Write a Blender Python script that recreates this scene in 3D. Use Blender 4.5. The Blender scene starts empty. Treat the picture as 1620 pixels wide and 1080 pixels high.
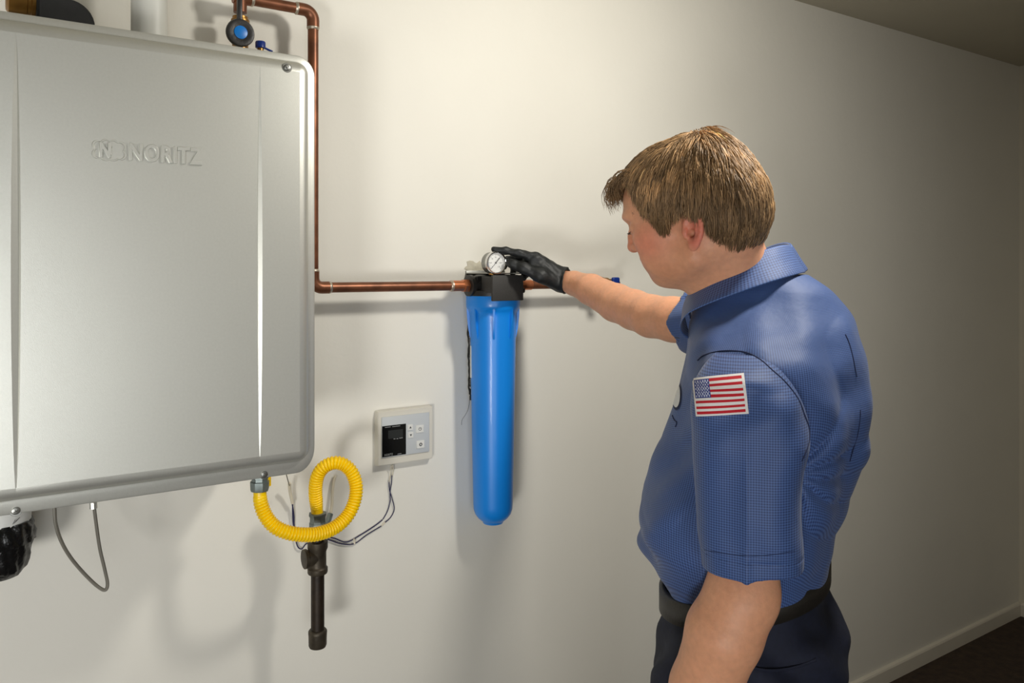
import bpy, bmesh, math, random
import numpy as np
from mathutils import Vector, Matrix
from mathutils.bvhtree import BVHTree

S = bpy.context.scene
COL = S.collection
random.seed(7)
rng = np.random.default_rng(7)

# ------------------------------------------------------------------ camera
CAMX, CAMY, CAMZ = 0.0, -1.707, 1.54
F = 1267.0                       # focal length in pixels of the 1620 px wide frame
UX, UZ = 0.8306, 0.5568          # the back wall's direction in the camera's frame
HOR = 425.0
cd = bpy.data.cameras.new('camera')
cam = bpy.data.objects.new('camera', cd)
COL.objects.link(cam)
cam.location = (CAMX, CAMY, CAMZ)
cam.rotation_euler = (math.pi / 2, 0, -math.asin(UZ))
cd.sensor_width = 36.0
cd.lens = 36.0 * F / 1620.0
cd.shift_y = -(540 - HOR) / 1620.0
cd.clip_start = 0.02
S.camera = cam

# ------------------------------------------------------------------ light
S.view_settings.view_transform = 'Standard'
S.view_settings.look = 'None'
S.view_settings.gamma = 1.0
S.view_settings.use_curve_mapping = False
S.view_settings.exposure = 0.0
w = bpy.data.worlds.new('world'); S.world = w; w.use_nodes = True
w.node_tree.nodes['Background'].inputs[0].default_value = (1.0, 0.93, 0.80, 1)
w.node_tree.nodes['Background'].inputs[1].default_value = 0.17


def lamp(name, kind, loc, target, energy, color, size=0.2, angle=None, blend=0.6):
    ld = bpy.data.lights.new(name, kind)
    ld.energy = energy; ld.color = color
    if kind == 'AREA':
        ld.shape = 'DISK'; ld.size = size
    else:
        ld.shadow_soft_size = size
    if kind == 'SPOT':
        ld.spot_size = math.radians(angle); ld.spot_blend = blend
    o = bpy.data.objects.new(name, ld); COL.objects.link(o)
    o.location = loc
    d = Vector(target) - Vector(loc)
    o.rotation_euler = d.to_track_quat('-Z', 'Y').to_euler()
    return o


lamp('ceiling_spot', 'SPOT', (1.20, -1.10, 2.22), (1.25, 0.0, 1.20), 43, (1.0, 0.96, 0.88), 0.08, 170, 0.9)
lamp('work_light', 'SPOT', (-1.6, -2.9, 0.6), (0.15, 0.0, 1.25), 185, (1.0, 0.985, 0.95), 0.32, 66, 1.0)
dl = lamp('heater_fill', 'AREA', (-0.55, -3.5, 0.95), (-0.1, 0.0, 1.2), 5.5, (0.95, 0.98, 1.0), 1.0)  # soft area light added behind the camera to brighten the heater's front
dl.data.shape = 'RECTANGLE'; dl.data.size = 1.1; dl.data.size_y = 1.5; dl.data.spread = math.radians(80)


# ------------------------------------------------------------------ pixel + depth -> metres
def P(px, py, Z):
    X = (px - 810.0) / F * Z
    return Vector((X * UX + Z * UZ, -X * UZ + Z * UX + CAMY, CAMZ + (HOR - py) / F * Z))


def W(px, py, y=0.0):
    r = (px - 810.0) / F
    Z = (y - CAMY) / (UX - r * UZ)
    return P(px, py, Z)


# ------------------------------------------------------------------ materials
def lin(c):
    return tuple(((v / 255.0) / 12.92 if v / 255.0 <= 0.04045 else ((v / 255.0 + 0.055) / 1.055) ** 2.4) for v in c)


def mat(name, col, rough=0.5, metal=0.0, noise=0.0, nscale=20.0, bump=0.0, bscale=60.0, sss=0.0, coat=0.0,
        attr=None, spec=0.5, transmission=0.0, alpha=1.0, stretch=None, detail=4.0):
    m = bpy.data.materials.new(name); m.use_nodes = True
    nt = m.node_tree; N = nt.nodes; L = nt.links
    b = N['Principled BSDF']
    c = tuple(col) + (1,)
    b.inputs['Base Color'].default_value = c
    b.inputs['Roughness'].default_value = rough
    b.inputs['Metallic'].default_value = metal
    b.inputs['Specular IOR Level'].default_value = spec
    b.inputs['Coat Weight'].default_value = coat
    b.inputs['Transmission Weight'].default_value = transmission
    b.inputs['Alpha'].default_value = alpha
    if sss:
        b.inputs['Subsurface Weight'].default_value = sss
        b.inputs['Subsurface Radius'].default_value = (0.010, 0.004, 0.002)
        b.inputs['Subsurface Scale'].default_value = 0.6
    tc = N.new('ShaderNodeTexCoord')
    src = tc.outputs['Object']
    if stretch:
        mp = N.new('ShaderNodeMapping'); mp.inputs['Scale'].default_value = stretch
        L.new(src, mp.inputs['Vector']); src = mp.outputs[0]
    base = None
    if attr:
        at = N.new('ShaderNodeAttribute'); at.attribute_name = attr
        base = at.outputs['Color']
    if noise:
        nz = N.new('ShaderNodeTexNoise'); nz.inputs['Scale'].default_value = nscale
        nz.inputs['Detail'].default_value = detail
        L.new(src, nz.inputs['Vector'])
        mr = N.new('ShaderNodeMapRange')
        mr.inputs['From Min'].default_value = 0.25; mr.inputs['From Max'].default_value = 0.75
        mr.inputs['To Min'].default_value = 1 - noise; mr.inputs['To Max'].default_value = 1 + noise * 0.6
        L.new(nz.outputs['Fac'], mr.inputs['Value'])
        mx = N.new('ShaderNodeMix'); mx.data_type = 'RGBA'; mx.blend_type = 'MULTIPLY'
        mx.inputs[0].default_value = 1.0
        if base is not None: L.new(base, mx.inputs[6])
        else: mx.inputs[6].default_value = c
        L.new(mr.outputs[0], mx.inputs[7])
        base = mx.outputs[2]
    if base is not None:
        L.new(base, b.inputs['Base Color'])
    if bump:
        nb = N.new('ShaderNodeTexNoise'); nb.inputs['Scale'].default_value = bscale
        nb.inputs['Detail'].default_value = 5
        L.new(src, nb.inputs['Vector'])
        bp = N.new('ShaderNodeBump'); bp.inputs['Strength'].default_value = 1.0
        bp.inputs['Distance'].default_value = bump
        L.new(nb.outputs['Fac'], bp.inputs['Height'])
        L.new(bp.outputs[0], b.inputs['Normal'])
    return m


def wall_material():
    m = mat('painted_wall', lin((228, 225, 215)), 0.62, noise=0.03, nscale=3.0, bump=0.0006, bscale=45)
    return m


def cloth_material(name, c1, c2):
    """small two-tone check woven on the 'weave' attribute (metres along the cloth)"""
    m = bpy.data.materials.new(name); m.use_nodes = True
    nt = m.node_tree; N = nt.nodes; L = nt.links
    b = N['Principled BSDF']; b.inputs['Roughness'].default_value = 0.62
    b.inputs['Specular IOR Level'].default_value = 0.55
    b.inputs['Sheen Weight'].default_value = 0.12
    at = N.new('ShaderNodeAttribute'); at.attribute_name = 'weave'
    sp = N.new('ShaderNodeSeparateXYZ'); L.new(at.outputs['Vector'], sp.inputs[0])

    def wave(sock):
        mu = N.new('ShaderNodeMath'); mu.operation = 'MULTIPLY'; mu.inputs[1].default_value = 2 * math.pi / 0.0032
        L.new(sock, mu.inputs[0])
        si = N.new('ShaderNodeMath'); si.operation = 'SINE'; L.new(mu.outputs[0], si.inputs[0])
        mr = N.new('ShaderNodeMapRange'); mr.inputs['From Min'].default_value = -0.55
        mr.inputs['From Max'].default_value = 0.9
        L.new(si.outputs[0], mr.inputs['Value'])
        return mr.outputs[0]
    a, c = wave(sp.outputs[0]), wave(sp.outputs[1])
    mxm = N.new('ShaderNodeMath'); mxm.operation = 'ADD'
    L.new(a, mxm.inputs[0]); L.new(c, mxm.inputs[1])
    mx = N.new('ShaderNodeMix'); mx.data_type = 'RGBA'
    mx.inputs[6].default_value = tuple(c1) + (1,); mx.inputs[7].default_value = tuple(c2) + (1,)
    hf = N.new('ShaderNodeMath'); hf.operation = 'MULTIPLY'; hf.inputs[1].default_value = 0.5
    L.new(mxm.outputs[0], hf.inputs[0])
    L.new(hf.outputs[0], mx.inputs[0])
    L.new(mx.outputs[2], b.inputs['Base Color'])
    nb = N.new('ShaderNodeTexNoise'); nb.inputs['Scale'].default_value = 55; nb.inputs['Detail'].default_value = 3
    tc = N.new('ShaderNodeTexCoord'); L.new(tc.outputs['Object'], nb.inputs['Vector'])
    bp = N.new('ShaderNodeBump'); bp.inputs['Distance'].default_value = 0.0009
    L.new(nb.outputs['Fac'], bp.inputs['Height'])
    L.new(bp.outputs[0], b.inputs['Normal'])
    return m


M = {}
M['wall'] = wall_material()
M['wall2'] = mat('painted_side_wall', lin((214, 208, 192)), 0.7, noise=0.03, nscale=3.0, bump=0.0006, bscale=45)
M['ceiling'] = mat('painted_ceiling', lin((196, 190, 172)), 0.8, noise=0.03, nscale=4.0)
M['baseboard'] = mat('painted_baseboard', lin((218, 212, 198)), 0.45, noise=0.03)
M['floor'] = mat('dark_carpet', lin((62, 48, 36)), 0.95, noise=0.45, nscale=30, bump=0.004, bscale=160)
M['plaster'] = mat('bare_plaster', lin((192, 186, 168)), 0.9, noise=0.2, nscale=40, bump=0.003, bscale=80)
M['silver'] = mat('silver_paint', lin((212, 212, 204)), 0.40, metal=0.7, noise=0.03, nscale=250, bump=0.00012, bscale=700)
M['steel'] = mat('dull_steel', lin((150, 150, 145)), 0.35, metal=0.9, noise=0.2, nscale=80)
M['chrome'] = mat('chrome', lin((215, 215, 215)), 0.12, metal=1.0)
M['copper'] = mat('aged_copper', lin((126, 80, 56)), 0.40, metal=0.6, noise=0.45, nscale=34, stretch=(1, 1, 1))
M['copper_bright'] = mat('bright_copper', lin((205, 128, 88)), 0.3, metal=0.8, noise=0.25, nscale=60)
M['solder'] = mat('solder', lin((186, 176, 160)), 0.4, metal=0.7, noise=0.2, nscale=90)
M['brass'] = mat('brass', lin((158, 118, 62)), 0.35, metal=0.85, noise=0.3, nscale=40)
M['white_plastic'] = mat('white_plastic', lin((222, 222, 218)), 0.4, noise=0.02)
M['panel_plastic'] = mat('warm_white_plastic', lin((214, 210, 198)), 0.42, noise=0.02)
M['panel_inset'] = mat('pale_grey_plastic', lin((196, 200, 202)), 0.35)
M['pvc'] = mat('pale_pvc', lin((205, 205, 198)), 0.45, noise=0.08, nscale=12)
M['black_plastic'] = mat('black_plastic', lin((32, 31, 30)), 0.42, noise=0.25, nscale=60, bump=0.0004, bscale=150)
M['plate_black'] = mat('textured_black_plate', lin((50, 49, 47)), 0.6, noise=0.3, nscale=500, bump=0.0005, bscale=600)
M['screen'] = mat('black_glass', lin((12, 13, 14)), 0.12)
M['lcd'] = mat('lcd_grey', lin((46, 48, 48)), 0.2)
M['print'] = mat('grey_print', lin((150, 152, 152)), 0.5)
M['print_dark'] = mat('dark_print', lin((52, 54, 56)), 0.5)
M['blue'] = mat('blue_plastic', lin((14, 134, 230)), 0.36, noise=0.03, nscale=6, sss=0.0, coat=0.1, spec=0.45)
M['valve_blue'] = mat('valve_blue', lin((0, 118, 205)), 0.35)
M['deep_blue'] = mat('deep_blue_plastic', lin((14, 48, 130)), 0.35)
M['yellow'] = mat('yellow_coating', lin((255, 210, 0)), 0.38, noise=0.06, nscale=30)
M['zinc'] = mat('zinc_fitting', lin((128, 138, 136)), 0.42, metal=0.6, noise=0.3, nscale=60)
M['iron'] = mat('black_iron_pipe', lin((78, 70, 58)), 0.48, metal=0.55, noise=0.5, nscale=45, bump=0.0005, bscale=120)
M['iron_dark'] = mat('dark_iron_pipe', lin((46, 36, 26)), 0.5, metal=0.4, noise=0.5, nscale=60, bump=0.0004, bscale=120)
M['wire_navy'] = mat('navy_wire', lin((32, 30, 72)), 0.5)
M['wire_white'] = mat('white_wire', lin((214, 206, 186)), 0.5)
M['cable_grey'] = mat('grey_cable', lin((112, 108, 98)), 0.5)
M['rubber'] = mat('black_rubber', lin((26, 26, 26)), 0.6, noise=0.3, nscale=40, bump=0.001, bscale=90)
M['wrap'] = mat('crinkled_black_wrap', lin((20, 20, 20)), 0.25, noise=0.3, nscale=30, bump=0.004, bscale=55)
M['clear'] = mat('clear_plastic', lin((235, 238, 235)), 0.08, transmission=1.0)
M['skin'] = mat('skin', (0.6, 0.35, 0.25), 0.47, attr='tone', noise=0.10, nscale=110, bump=0.0004, bscale=260, sss=0.22, spec=0.4)
M['hair'] = mat('hair', (0.2, 0.13, 0.07), 0.50, attr='tone', spec=0.35)
M['glove'] = mat('nitrile_glove', lin((24, 27, 28)), 0.55, noise=0.2, nscale=40, bump=0.0012, bscale=85)
M['shirt'] = cloth_material('blue_check_cloth', lin((76, 107, 166)), lin((22, 41, 92)))
M['seam'] = mat('navy_stitching_and_shade', lin((24, 36, 72)), 0.8)
M['trouser'] = mat('navy_twill', lin((18, 24, 46)), 0.8, noise=0.25, nscale=120, bump=0.0012, bscale=38)
M['belt'] = mat('black_leather', lin((34, 31, 27)), 0.5, noise=0.2, nscale=50, bump=0.0005, bscale=200)
M['thread'] = mat('patch_thread', (1, 1, 1), 0.8, attr='tone', bump=0.0004, bscale=900)
M['lens'] = mat('clear_lens', lin((245, 245, 245)), 0.03, alpha=0.10)
M['dial'] = mat('white_dial', lin((236, 236, 232)), 0.5)
M['eye'] = mat('eye_white', lin((225, 215, 205)), 0.2)
M['lash'] = mat('brown_lashes', lin((70, 48, 34)), 0.8)
M['shoe'] = mat('black_shoe_leather', lin((22, 20, 19)), 0.4)


# ------------------------------------------------------------------ object helpers
def obj(name, bm, m, parent=None, smooth=True):
    me = bpy.data.meshes.new(name)
    bm.normal_update(); bm.to_mesh(me); bm.free()
    if m is not None: me.materials.append(m)
    if smooth:
        for p in me.polygons: p.use_smooth = True
        me.set_sharp_from_angle(angle=math.radians(38))
    o = bpy.data.objects.new(name, me); COL.objects.link(o)
    if parent is not None: o.parent = parent
    return o


def tag(o, label=None, cat=None, group=None, kind=None):
    if label: o['label'] = label
    if cat: o['category'] = cat
    if group: o['group'] = group
    if kind: o['kind'] = kind
    return o


def thing(name, label, cat, loc=(0, 0, 0), group=None):
    o = bpy.data.objects.new(name, None); COL.objects.link(o)
    o.empty_display_size = 0.05
    o['label'] = label; o['category'] = cat
    if group: o['group'] = group
    o.location = loc
    return o


def settle(root):
    """keep the children where they were modelled (world space) under a root that has a location"""
    inv = Matrix.Translation(root.location).inverted()
    for c in root.children:
        c.data.transform(inv)
        for g in c.children:
            g.data.transform(inv)
            pass


def box(bm, lo, hi, bevel=0.0, seg=2):
    lo = Vector(lo); hi = Vector(hi)
    r = bmesh.ops.create_cube(bm, size=1.0)
    vs = r['verts']
    for v in vs:
        v.co = Vector(((lo.x + hi.x) / 2 + v.co.x * (hi.x - lo.x), (lo.y + hi.y) / 2 + v.co.y * (hi.y - lo.y),
                       (lo.z + hi.z) / 2 + v.co.z * (hi.z - lo.z)))
    if bevel:
        es = set()
        for v in vs: es.update(v.link_edges)
        bmesh.ops.bevel(bm, geom=list(es), offset=bevel, segments=seg, affect='EDGES', profile=0.5)
    return bm


def frame_for(d):
    d = d.normalized()
    a = Vector((0, 0, 1)) if abs(d.z) < 0.9 else Vector((1, 0, 0))
    u = d.cross(a).normalized(); v = u.cross(d).normalized()
    return u, v


def tube(bm, pts, rad, seg=16, cap=True):
    """sweep with parallel transport; rad is a number or a list"""
    pts = [Vector(p) for p in pts]
    n = len(pts)
    rad = [rad] * n if not hasattr(rad, '__len__') else rad
    tans = []
    for i in range(n):
        a = pts[max(i - 1, 0)]; b = pts[min(i + 1, n - 1)]
        t = (b - a)
        tans.append(t.normalized() if t.length > 1e-9 else tans[-1])
    u, v = frame_for(tans[0])
    rings = []
    for i in range(n):
        if i:
            u = (u - tans[i] * u.dot(tans[i])).normalized(); v = u.cross(tans[i]).normalized()
        rings.append([bm.verts.new(pts[i] + (u * math.cos(2 * math.pi * k / seg) + v * math.sin(2 * math.pi * k / seg)) * rad[i])
                      for k in range(seg)])
    for i in range(n - 1):
        for k in range(seg):
            bm.faces.new((rings[i][k], rings[i][(k + 1) % seg], rings[i + 1][(k + 1) % seg], rings[i + 1][k]))
    if cap:
        bm.faces.new(rings[0][::-1]); bm.faces.new(rings[-1])
    bmesh.ops.recalc_face_normals(bm, faces=bm.faces[:])
    return bm


def lathe(bm, origin, axis, prof, seg=32, cap=True):
    """prof: list of (distance along axis, radius)"""
    o = Vector(origin); ax = Vector(axis).normalized()
    u, v = frame_for(ax)
    rings = []
    for h, r in prof:
        if r < 1e-6:
            rings.append([bm.verts.new(o + ax * h)])
        else:
            rings.append([bm.verts.new(o + ax * h + (u * math.cos(2 * math.pi * k / seg) + v * math.sin(2 * math.pi * k / seg)) * r)
                          for k in range(seg)])
    for a, b in zip(rings[:-1], rings[1:]):
        if len(a) == 1 and len(b) == 1: continue
        for k in range(seg):
            k2 = (k + 1) % seg
            if len(a) == 1: bm.faces.new((a[0], b[k2], b[k]))
            elif len(b) == 1: bm.faces.new((a[k], a[k2], b[0]))
            else: bm.faces.new((a[k], a[k2], b[k2], b[k]))
    if cap and len(rings[0]) > 1: bm.faces.new(rings[0][::-1])
    if cap and len(rings[-1]) > 1: bm.faces.new(rings[-1])
    bmesh.ops.recalc_face_normals(bm, faces=bm.faces[:])
    return bm


def spline(pts, n=12):
    """Catmull-Rom through the points"""
    pts = [Vector(p) for p in pts]
    ext = [pts[0] * 2 - pts[1]] + pts + [pts[-1] * 2 - pts[-2]]
    out = []
    for i in range(1, len(ext) - 2):
        p0, p1, p2, p3 = ext[i - 1:i + 3]
        for k in range(n):
            t = k / n
            out.append(0.5 * ((2 * p1) + (p2 - p0) * t + (2 * p0 - 5 * p1 + 4 * p2 - p3) * t * t + (3 * p1 - p0 - 3 * p2 + p3) * t ** 3))
    out.append(pts[-1])
    return out


def text_bm(s, height, extrude, to_world, bold=0.0):
    """lettering as geometry; to_world maps (x right, y up, z out) to the world"""
    cu = bpy.data.curves.new('lettering', 'FONT')
    cu.body = s; cu.size = height / 0.70; cu.extrude = extrude; cu.offset = bold; cu.space_character = 1.12
    cu.resolution_u = 3; cu.bevel_depth = extrude * 0.2
    o = bpy.data.objects.new('lettering', cu); COL.objects.link(o)
    dg = bpy.context.evaluated_depsgraph_get(); dg.update()
    me = bpy.data.meshes.new_from_object(o.evaluated_get(dg))
    bm = bmesh.new(); bm.from_mesh(me)
    bpy.data.objects.remove(o); bpy.data.curves.remove(cu); bpy.data.meshes.remove(me)
    xs = [v.co.x for v in bm.verts]
    wdt = max(xs) - min(xs); x0 = min(xs)
    for v in bm.verts: v.co = to_world(v.co.x - x0, v.co.y, v.co.z, wdt)
    return bm


# ------------------------------------------------------------------ implicit surfaces (bodies, clothes)
class Field:
    def __init__(self):
        self.prims = []      # (fn, k, op)
        self.disp = None

    def cone(self, a, b, r1, r2, k=0.01, op='u'):
        a = np.array(a, dtype=np.float64); b = np.array(b, dtype=np.float64)
        ab = b - a; L2 = float(ab @ ab) + 1e-12

        def fn(p):
            q = p - a
            t = np.clip((q @ ab) / L2, 0, 1)
            return np.linalg.norm(q - t[:, None] * ab, axis=1) - (r1 + (r2 - r1) * t)
        self.prims.append((fn, k, op)); return self

    def chain(self, pts, rs, k=0.01):
        for i in range(len(pts) - 1):
            self.cone(pts[i], pts[i + 1], rs[i], rs[i + 1], k)
        return self

    def ell(self, c, r, R=None, k=0.01, op='u'):
        c = np.array(c, dtype=np.float64); r = np.array(r, dtype=np.float64)
        Rm = np.eye(3) if R is None else np.array(R, dtype=np.float64)

        def fn(p):
            q = (p - c) @ Rm        # columns of Rm are the local axes
            k0 = np.linalg.norm(q / r, axis=1); k1 = np.linalg.norm(q / (r * r), axis=1) + 1e-9
            d = k0 * (k0 - 1) / k1
            return np.where(k0 < 1e-4, -r.min(), d)
        self.prims.append((fn, k, op)); return self

    def stack(self, rows, e1, e2, k=0.03, op='u', power=2.3):
        """rows: (z, centre x, centre y, half extent along e1, half extent along e2)"""
        rows = sorted(rows); A = np.array(rows, dtype=np.float64)
        e1 = np.array(e1); e2 = np.array(e2)
        zmin, zmax = A[0, 0], A[-1, 0]

        def fn(p):
            z = np.clip(p[:, 2], zmin, zmax)
            v = [smooth_interp(z, A[:, 0], A[:, i]) for i in range(1, 5)]
            q = p[:, :2] - np.stack([v[0], v[1]], 1)
            u = np.abs(q @ e1) / v[2]; s = np.abs(q @ e2) / v[3]
            n = (u ** power + s ** power) ** (1 / power)
            d = (n - 1) * np.minimum(v[2], v[3]) * 0.92
            dz = np.maximum(zmin - p[:, 2], p[:, 2] - zmax)
            return np.where(dz > 0, np.sqrt(np.maximum(d, 0) ** 2 + dz ** 2), np.maximum(d, dz))
        self.prims.append((fn, k, op)); return self

    def fn(self, f, k=0.01, op='u'):
        self.prims.append((f, k, op)); return self

    def eval(self, p, which=None):
        d = np.full(len(p), 9.0)
        for i, (f, k, op) in enumerate(self.prims):
            if which is not None and not which[i]: continue
            e = f(p)
            if op == 'u':
                h = np.maximum(k - np.abs(d - e), 0) / k
                d = np.minimum(d, e) - h * h * k * 0.25
            elif op == 's':
                e = -e
                h = np.maximum(k - np.abs(d - e), 0) / k
                d = np.maximum(d, e) + h * h * k * 0.25
            elif op == 'i':
                d = np.maximum(d, e)
            elif op == 'r':      # raise / lower locally: field adds an offset
                d = d + e
        if self.disp is not None: d = d + self.disp(p)
        return d

    def mesh(self, lo, hi, h, B=20):
        lo = np.array(lo, dtype=np.float64); hi = np.array(hi, dtype=np.float64)
        nb = np.ceil((hi - lo) / (h * B)).astype(int)
        R = h * B * math.sqrt(3) / 2
        bi = np.stack(np.meshgrid(*[np.arange(n) for n in nb], indexing='ij'), -1).reshape(-1, 3)
        cen = lo + (bi + 0.5) * h * B
        d0 = self.eval(cen)
        act = np.abs(d0) < R * 1.5 + 0.012
        bi = bi[act]; cen = cen[act]
        pv = [np.abs(f(cen)) if op == 'x' else f(cen) for (f, k, op) in self.prims]
        N = nb * B + 2
        ar = np.arange(B + 1)
        loc = np.stack(np.meshgrid(ar, ar, ar, indexing='ij'), -1).reshape(-1, 3)
        cells_id, cells_pos, quads = [], [], []
        NY, NZ = int(N[1]), int(N[2])
        for n in range(len(bi)):
            which = [op in 'ir' or pv[i][n] < R * 2.3 + 2 * k + 0.01 for i, (f, k, op) in enumerate(self.prims)]
            if not any(which): continue
            g = bi[n] * B
            p = lo + (g + loc) * h
            d = self.eval(p, which).reshape(B + 1, B + 1, B + 1)
            s = d < 0
            if s.all() or not s.any(): continue
            # cell vertices
            c = np.zeros((B, B, B), int)
            for dx in (0, 1):
                for dy in (0, 1):
                    for dz in (0, 1):
                        c += s[dx:B + dx, dy:B + dy, dz:B + dz]
            m = (c > 0) & (c < 8)
            ijk = np.argwhere(m)
            acc = np.zeros((len(ijk), 3)); cnt = np.zeros(len(ijk))
            I, J, K = ijk.T
            for ax in range(3):
                for o1 in (0, 1):
                    for o2 in (0, 1):
                        off = [0, 0, 0]; oth = [a for a in range(3) if a != ax]
                        off[oth[0]] = o1; off[oth[1]] = o2
                        a0 = d[I + off[0], J + off[1], K + off[2]]
                        off2 = list(off); off2[ax] = 1
                        a1 = d[I + off2[0], J + off2[1], K + off2[2]]
                        cr = (a0 < 0) != (a1 < 0)
                        t = np.where(cr, a0 / np.where(cr, a0 - a1, 1), 0)
                        pos = np.zeros((len(ijk), 3)); pos += off; pos[:, ax] = t
                        acc[cr] += pos[cr]; cnt[cr] += 1
            gi = g + ijk
            cells_id.append((gi[:, 0] * NY + gi[:, 1]) * NZ + gi[:, 2])
            cells_pos.append(lo + (gi + acc / cnt[:, None]) * h)
            # edges owned by this block
            for ax in range(3):
                sl0 = [slice(0, B)] * 3; sl1 = [slice(0, B)] * 3
                sl1[ax] = slice(1, B + 1)
                a0 = s[tuple(sl0)]; a1 = s[tuple(sl1)]
                e = np.argwhere(a0 != a1)
                if not len(e): continue
                flip = a0[tuple(e.T)]
                ge = g + e
                b1, b2 = [(1, 2), (2, 0), (0, 1)][ax]
                q = []
                for (o1, o2) in ((-1, -1), (0, -1), (0, 0), (-1, 0)):
                    cc = ge.copy(); cc[:, b1] += o1; cc[:, b2] += o2
                    q.append((cc[:, 0] * NY + cc[:, 1]) * NZ + cc[:, 2])
                q = np.stack(q, 1)
                q[~flip] = q[~flip][:, ::-1]
                quads.append(q)
        ids = np.concatenate(cells_id); pos = np.concatenate(cells_pos)
        o = np.argsort(ids); ids = ids[o]; pos = pos[o]
        Q = np.concatenate(quads)
        idx = np.searchsorted(ids, Q); idx = np.clip(idx, 0, len(ids) - 1)
        ok = (ids[idx] == Q).all(1)
        return pos, idx[ok]


def smooth_interp(x, xs, ys):
    """monotone-ish cubic (Catmull-Rom) interpolation"""
    i = np.clip(np.searchsorted(xs, x) - 1, 0, len(xs) - 2)
    x0, x1 = xs[i], xs[i + 1]
    t = (x - x0) / (x1 - x0)
    m = np.gradient(ys, xs)
    hh = x1 - x0
    return (ys[i] * (2 * t ** 3 - 3 * t ** 2 + 1) + m[i] * hh * (t ** 3 - 2 * t ** 2 + t)
            + ys[i + 1] * (-2 * t ** 3 + 3 * t ** 2) + m[i + 1] * hh * (t ** 3 - t ** 2))


def mesh_obj(name, pos, quads, m, parent=None, color=None, weave=None):
    me = bpy.data.meshes.new(name)
    me.vertices.add(len(pos)); me.vertices.foreach_set('co', np.ascontiguousarray(pos, dtype=np.float32).ravel())
    n = len(quads); k = quads.shape[1]
    me.loops.add(n * k); me.loops.foreach_set('vertex_index', quads.astype(np.int32).ravel())
    me.polygons.add(n); me.polygons.foreach_set('loop_start', np.arange(0, n * k, k, dtype=np.int32))
    me.update(calc_edges=True); me.validate()
    me.polygons.foreach_set('use_smooth', np.ones(len(me.polygons), dtype=bool))
    if color is not None:
        a = me.color_attributes.new('tone', 'FLOAT_COLOR', 'POINT')
        c = np.concatenate([color, np.ones((len(color), 1))], 1).astype(np.float32)
        a.data.foreach_set('color', c.ravel())
    if weave is not None:
        a = me.attributes.new('weave', 'FLOAT_VECTOR', 'POINT')
        a.data.foreach_set('vector', weave.astype(np.float32).ravel())
    me.materials.append(m)
    o = bpy.data.objects.new(name, me); COL.objects.link(o)
    if parent is not None: o.parent = parent
    return o


# ================================================================== the setting
XC = 3.865
CH = 2.442


def slab(name, lo, hi, m):
    bm = bmesh.new(); box(bm, lo, hi)
    return tag(obj(name, bm, m, smooth=False), kind='structure')


slab('wall_back', (-1.9, 0.0, 0.0), (XC, 0.12, CH), M['wall'])
slab('wall_right', (XC, -3.9, 0.0), (XC + 0.12, 0.12, CH), M['wall2'])
slab('floor', (-1.9, -3.9, -0.1), (XC + 0.12, 0.12, 0.0), M['floor'])
slab('ceiling', (-1.9, -3.9, CH), (XC + 0.12, 0.12, CH + 0.1), M['ceiling'])


def baseboard(name, a, b, n):
    a = Vector(a); b = Vector(b); n = Vector(n)
    bm = bmesh.new()
    prof = [(0, 0), (0.013, 0), (0.013, 0.050), (0.010, 0.056), (0.004, 0.059), (0, 0.059)]
    r1 = [bm.verts.new(a + n * u + Vector((0, 0, v))) for u, v in prof]
    r2 = [bm.verts.new(b + n * u + Vector((0, 0, v))) for u, v in prof]
    for i in range(len(prof)):
        j = (i + 1) % len(prof)
        bm.faces.new((r1[i], r1[j], r2[j], r2[i]))
    bm.faces.new(r1); bm.faces.new(r2)
    bmesh.ops.recalc_face_normals(bm, faces=bm.faces[:])
    return tag(obj(name, bm, M['baseboard'], smooth=False), kind='structure')


baseboard('baseboard_back', (-1.9, 0, 0), (XC, 0, 0), (0, -1, 0))
baseboard('baseboard_right', (XC, -3.9, 0), (XC, -0.013, 0), (-1, 0, 0))


# ================================================================== water heater on the wall
HY = -0.340
HX1 = W(498, 400, HY + 0.019).x
HX0 = W(25, 400, HY).x + W(411, 400, HY).x - HX1
HZ1 = W(100, 31.5, HY + 0.019).z
HZ0 = W(100, 802, HY + 0.019).z + 0.0085


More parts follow.
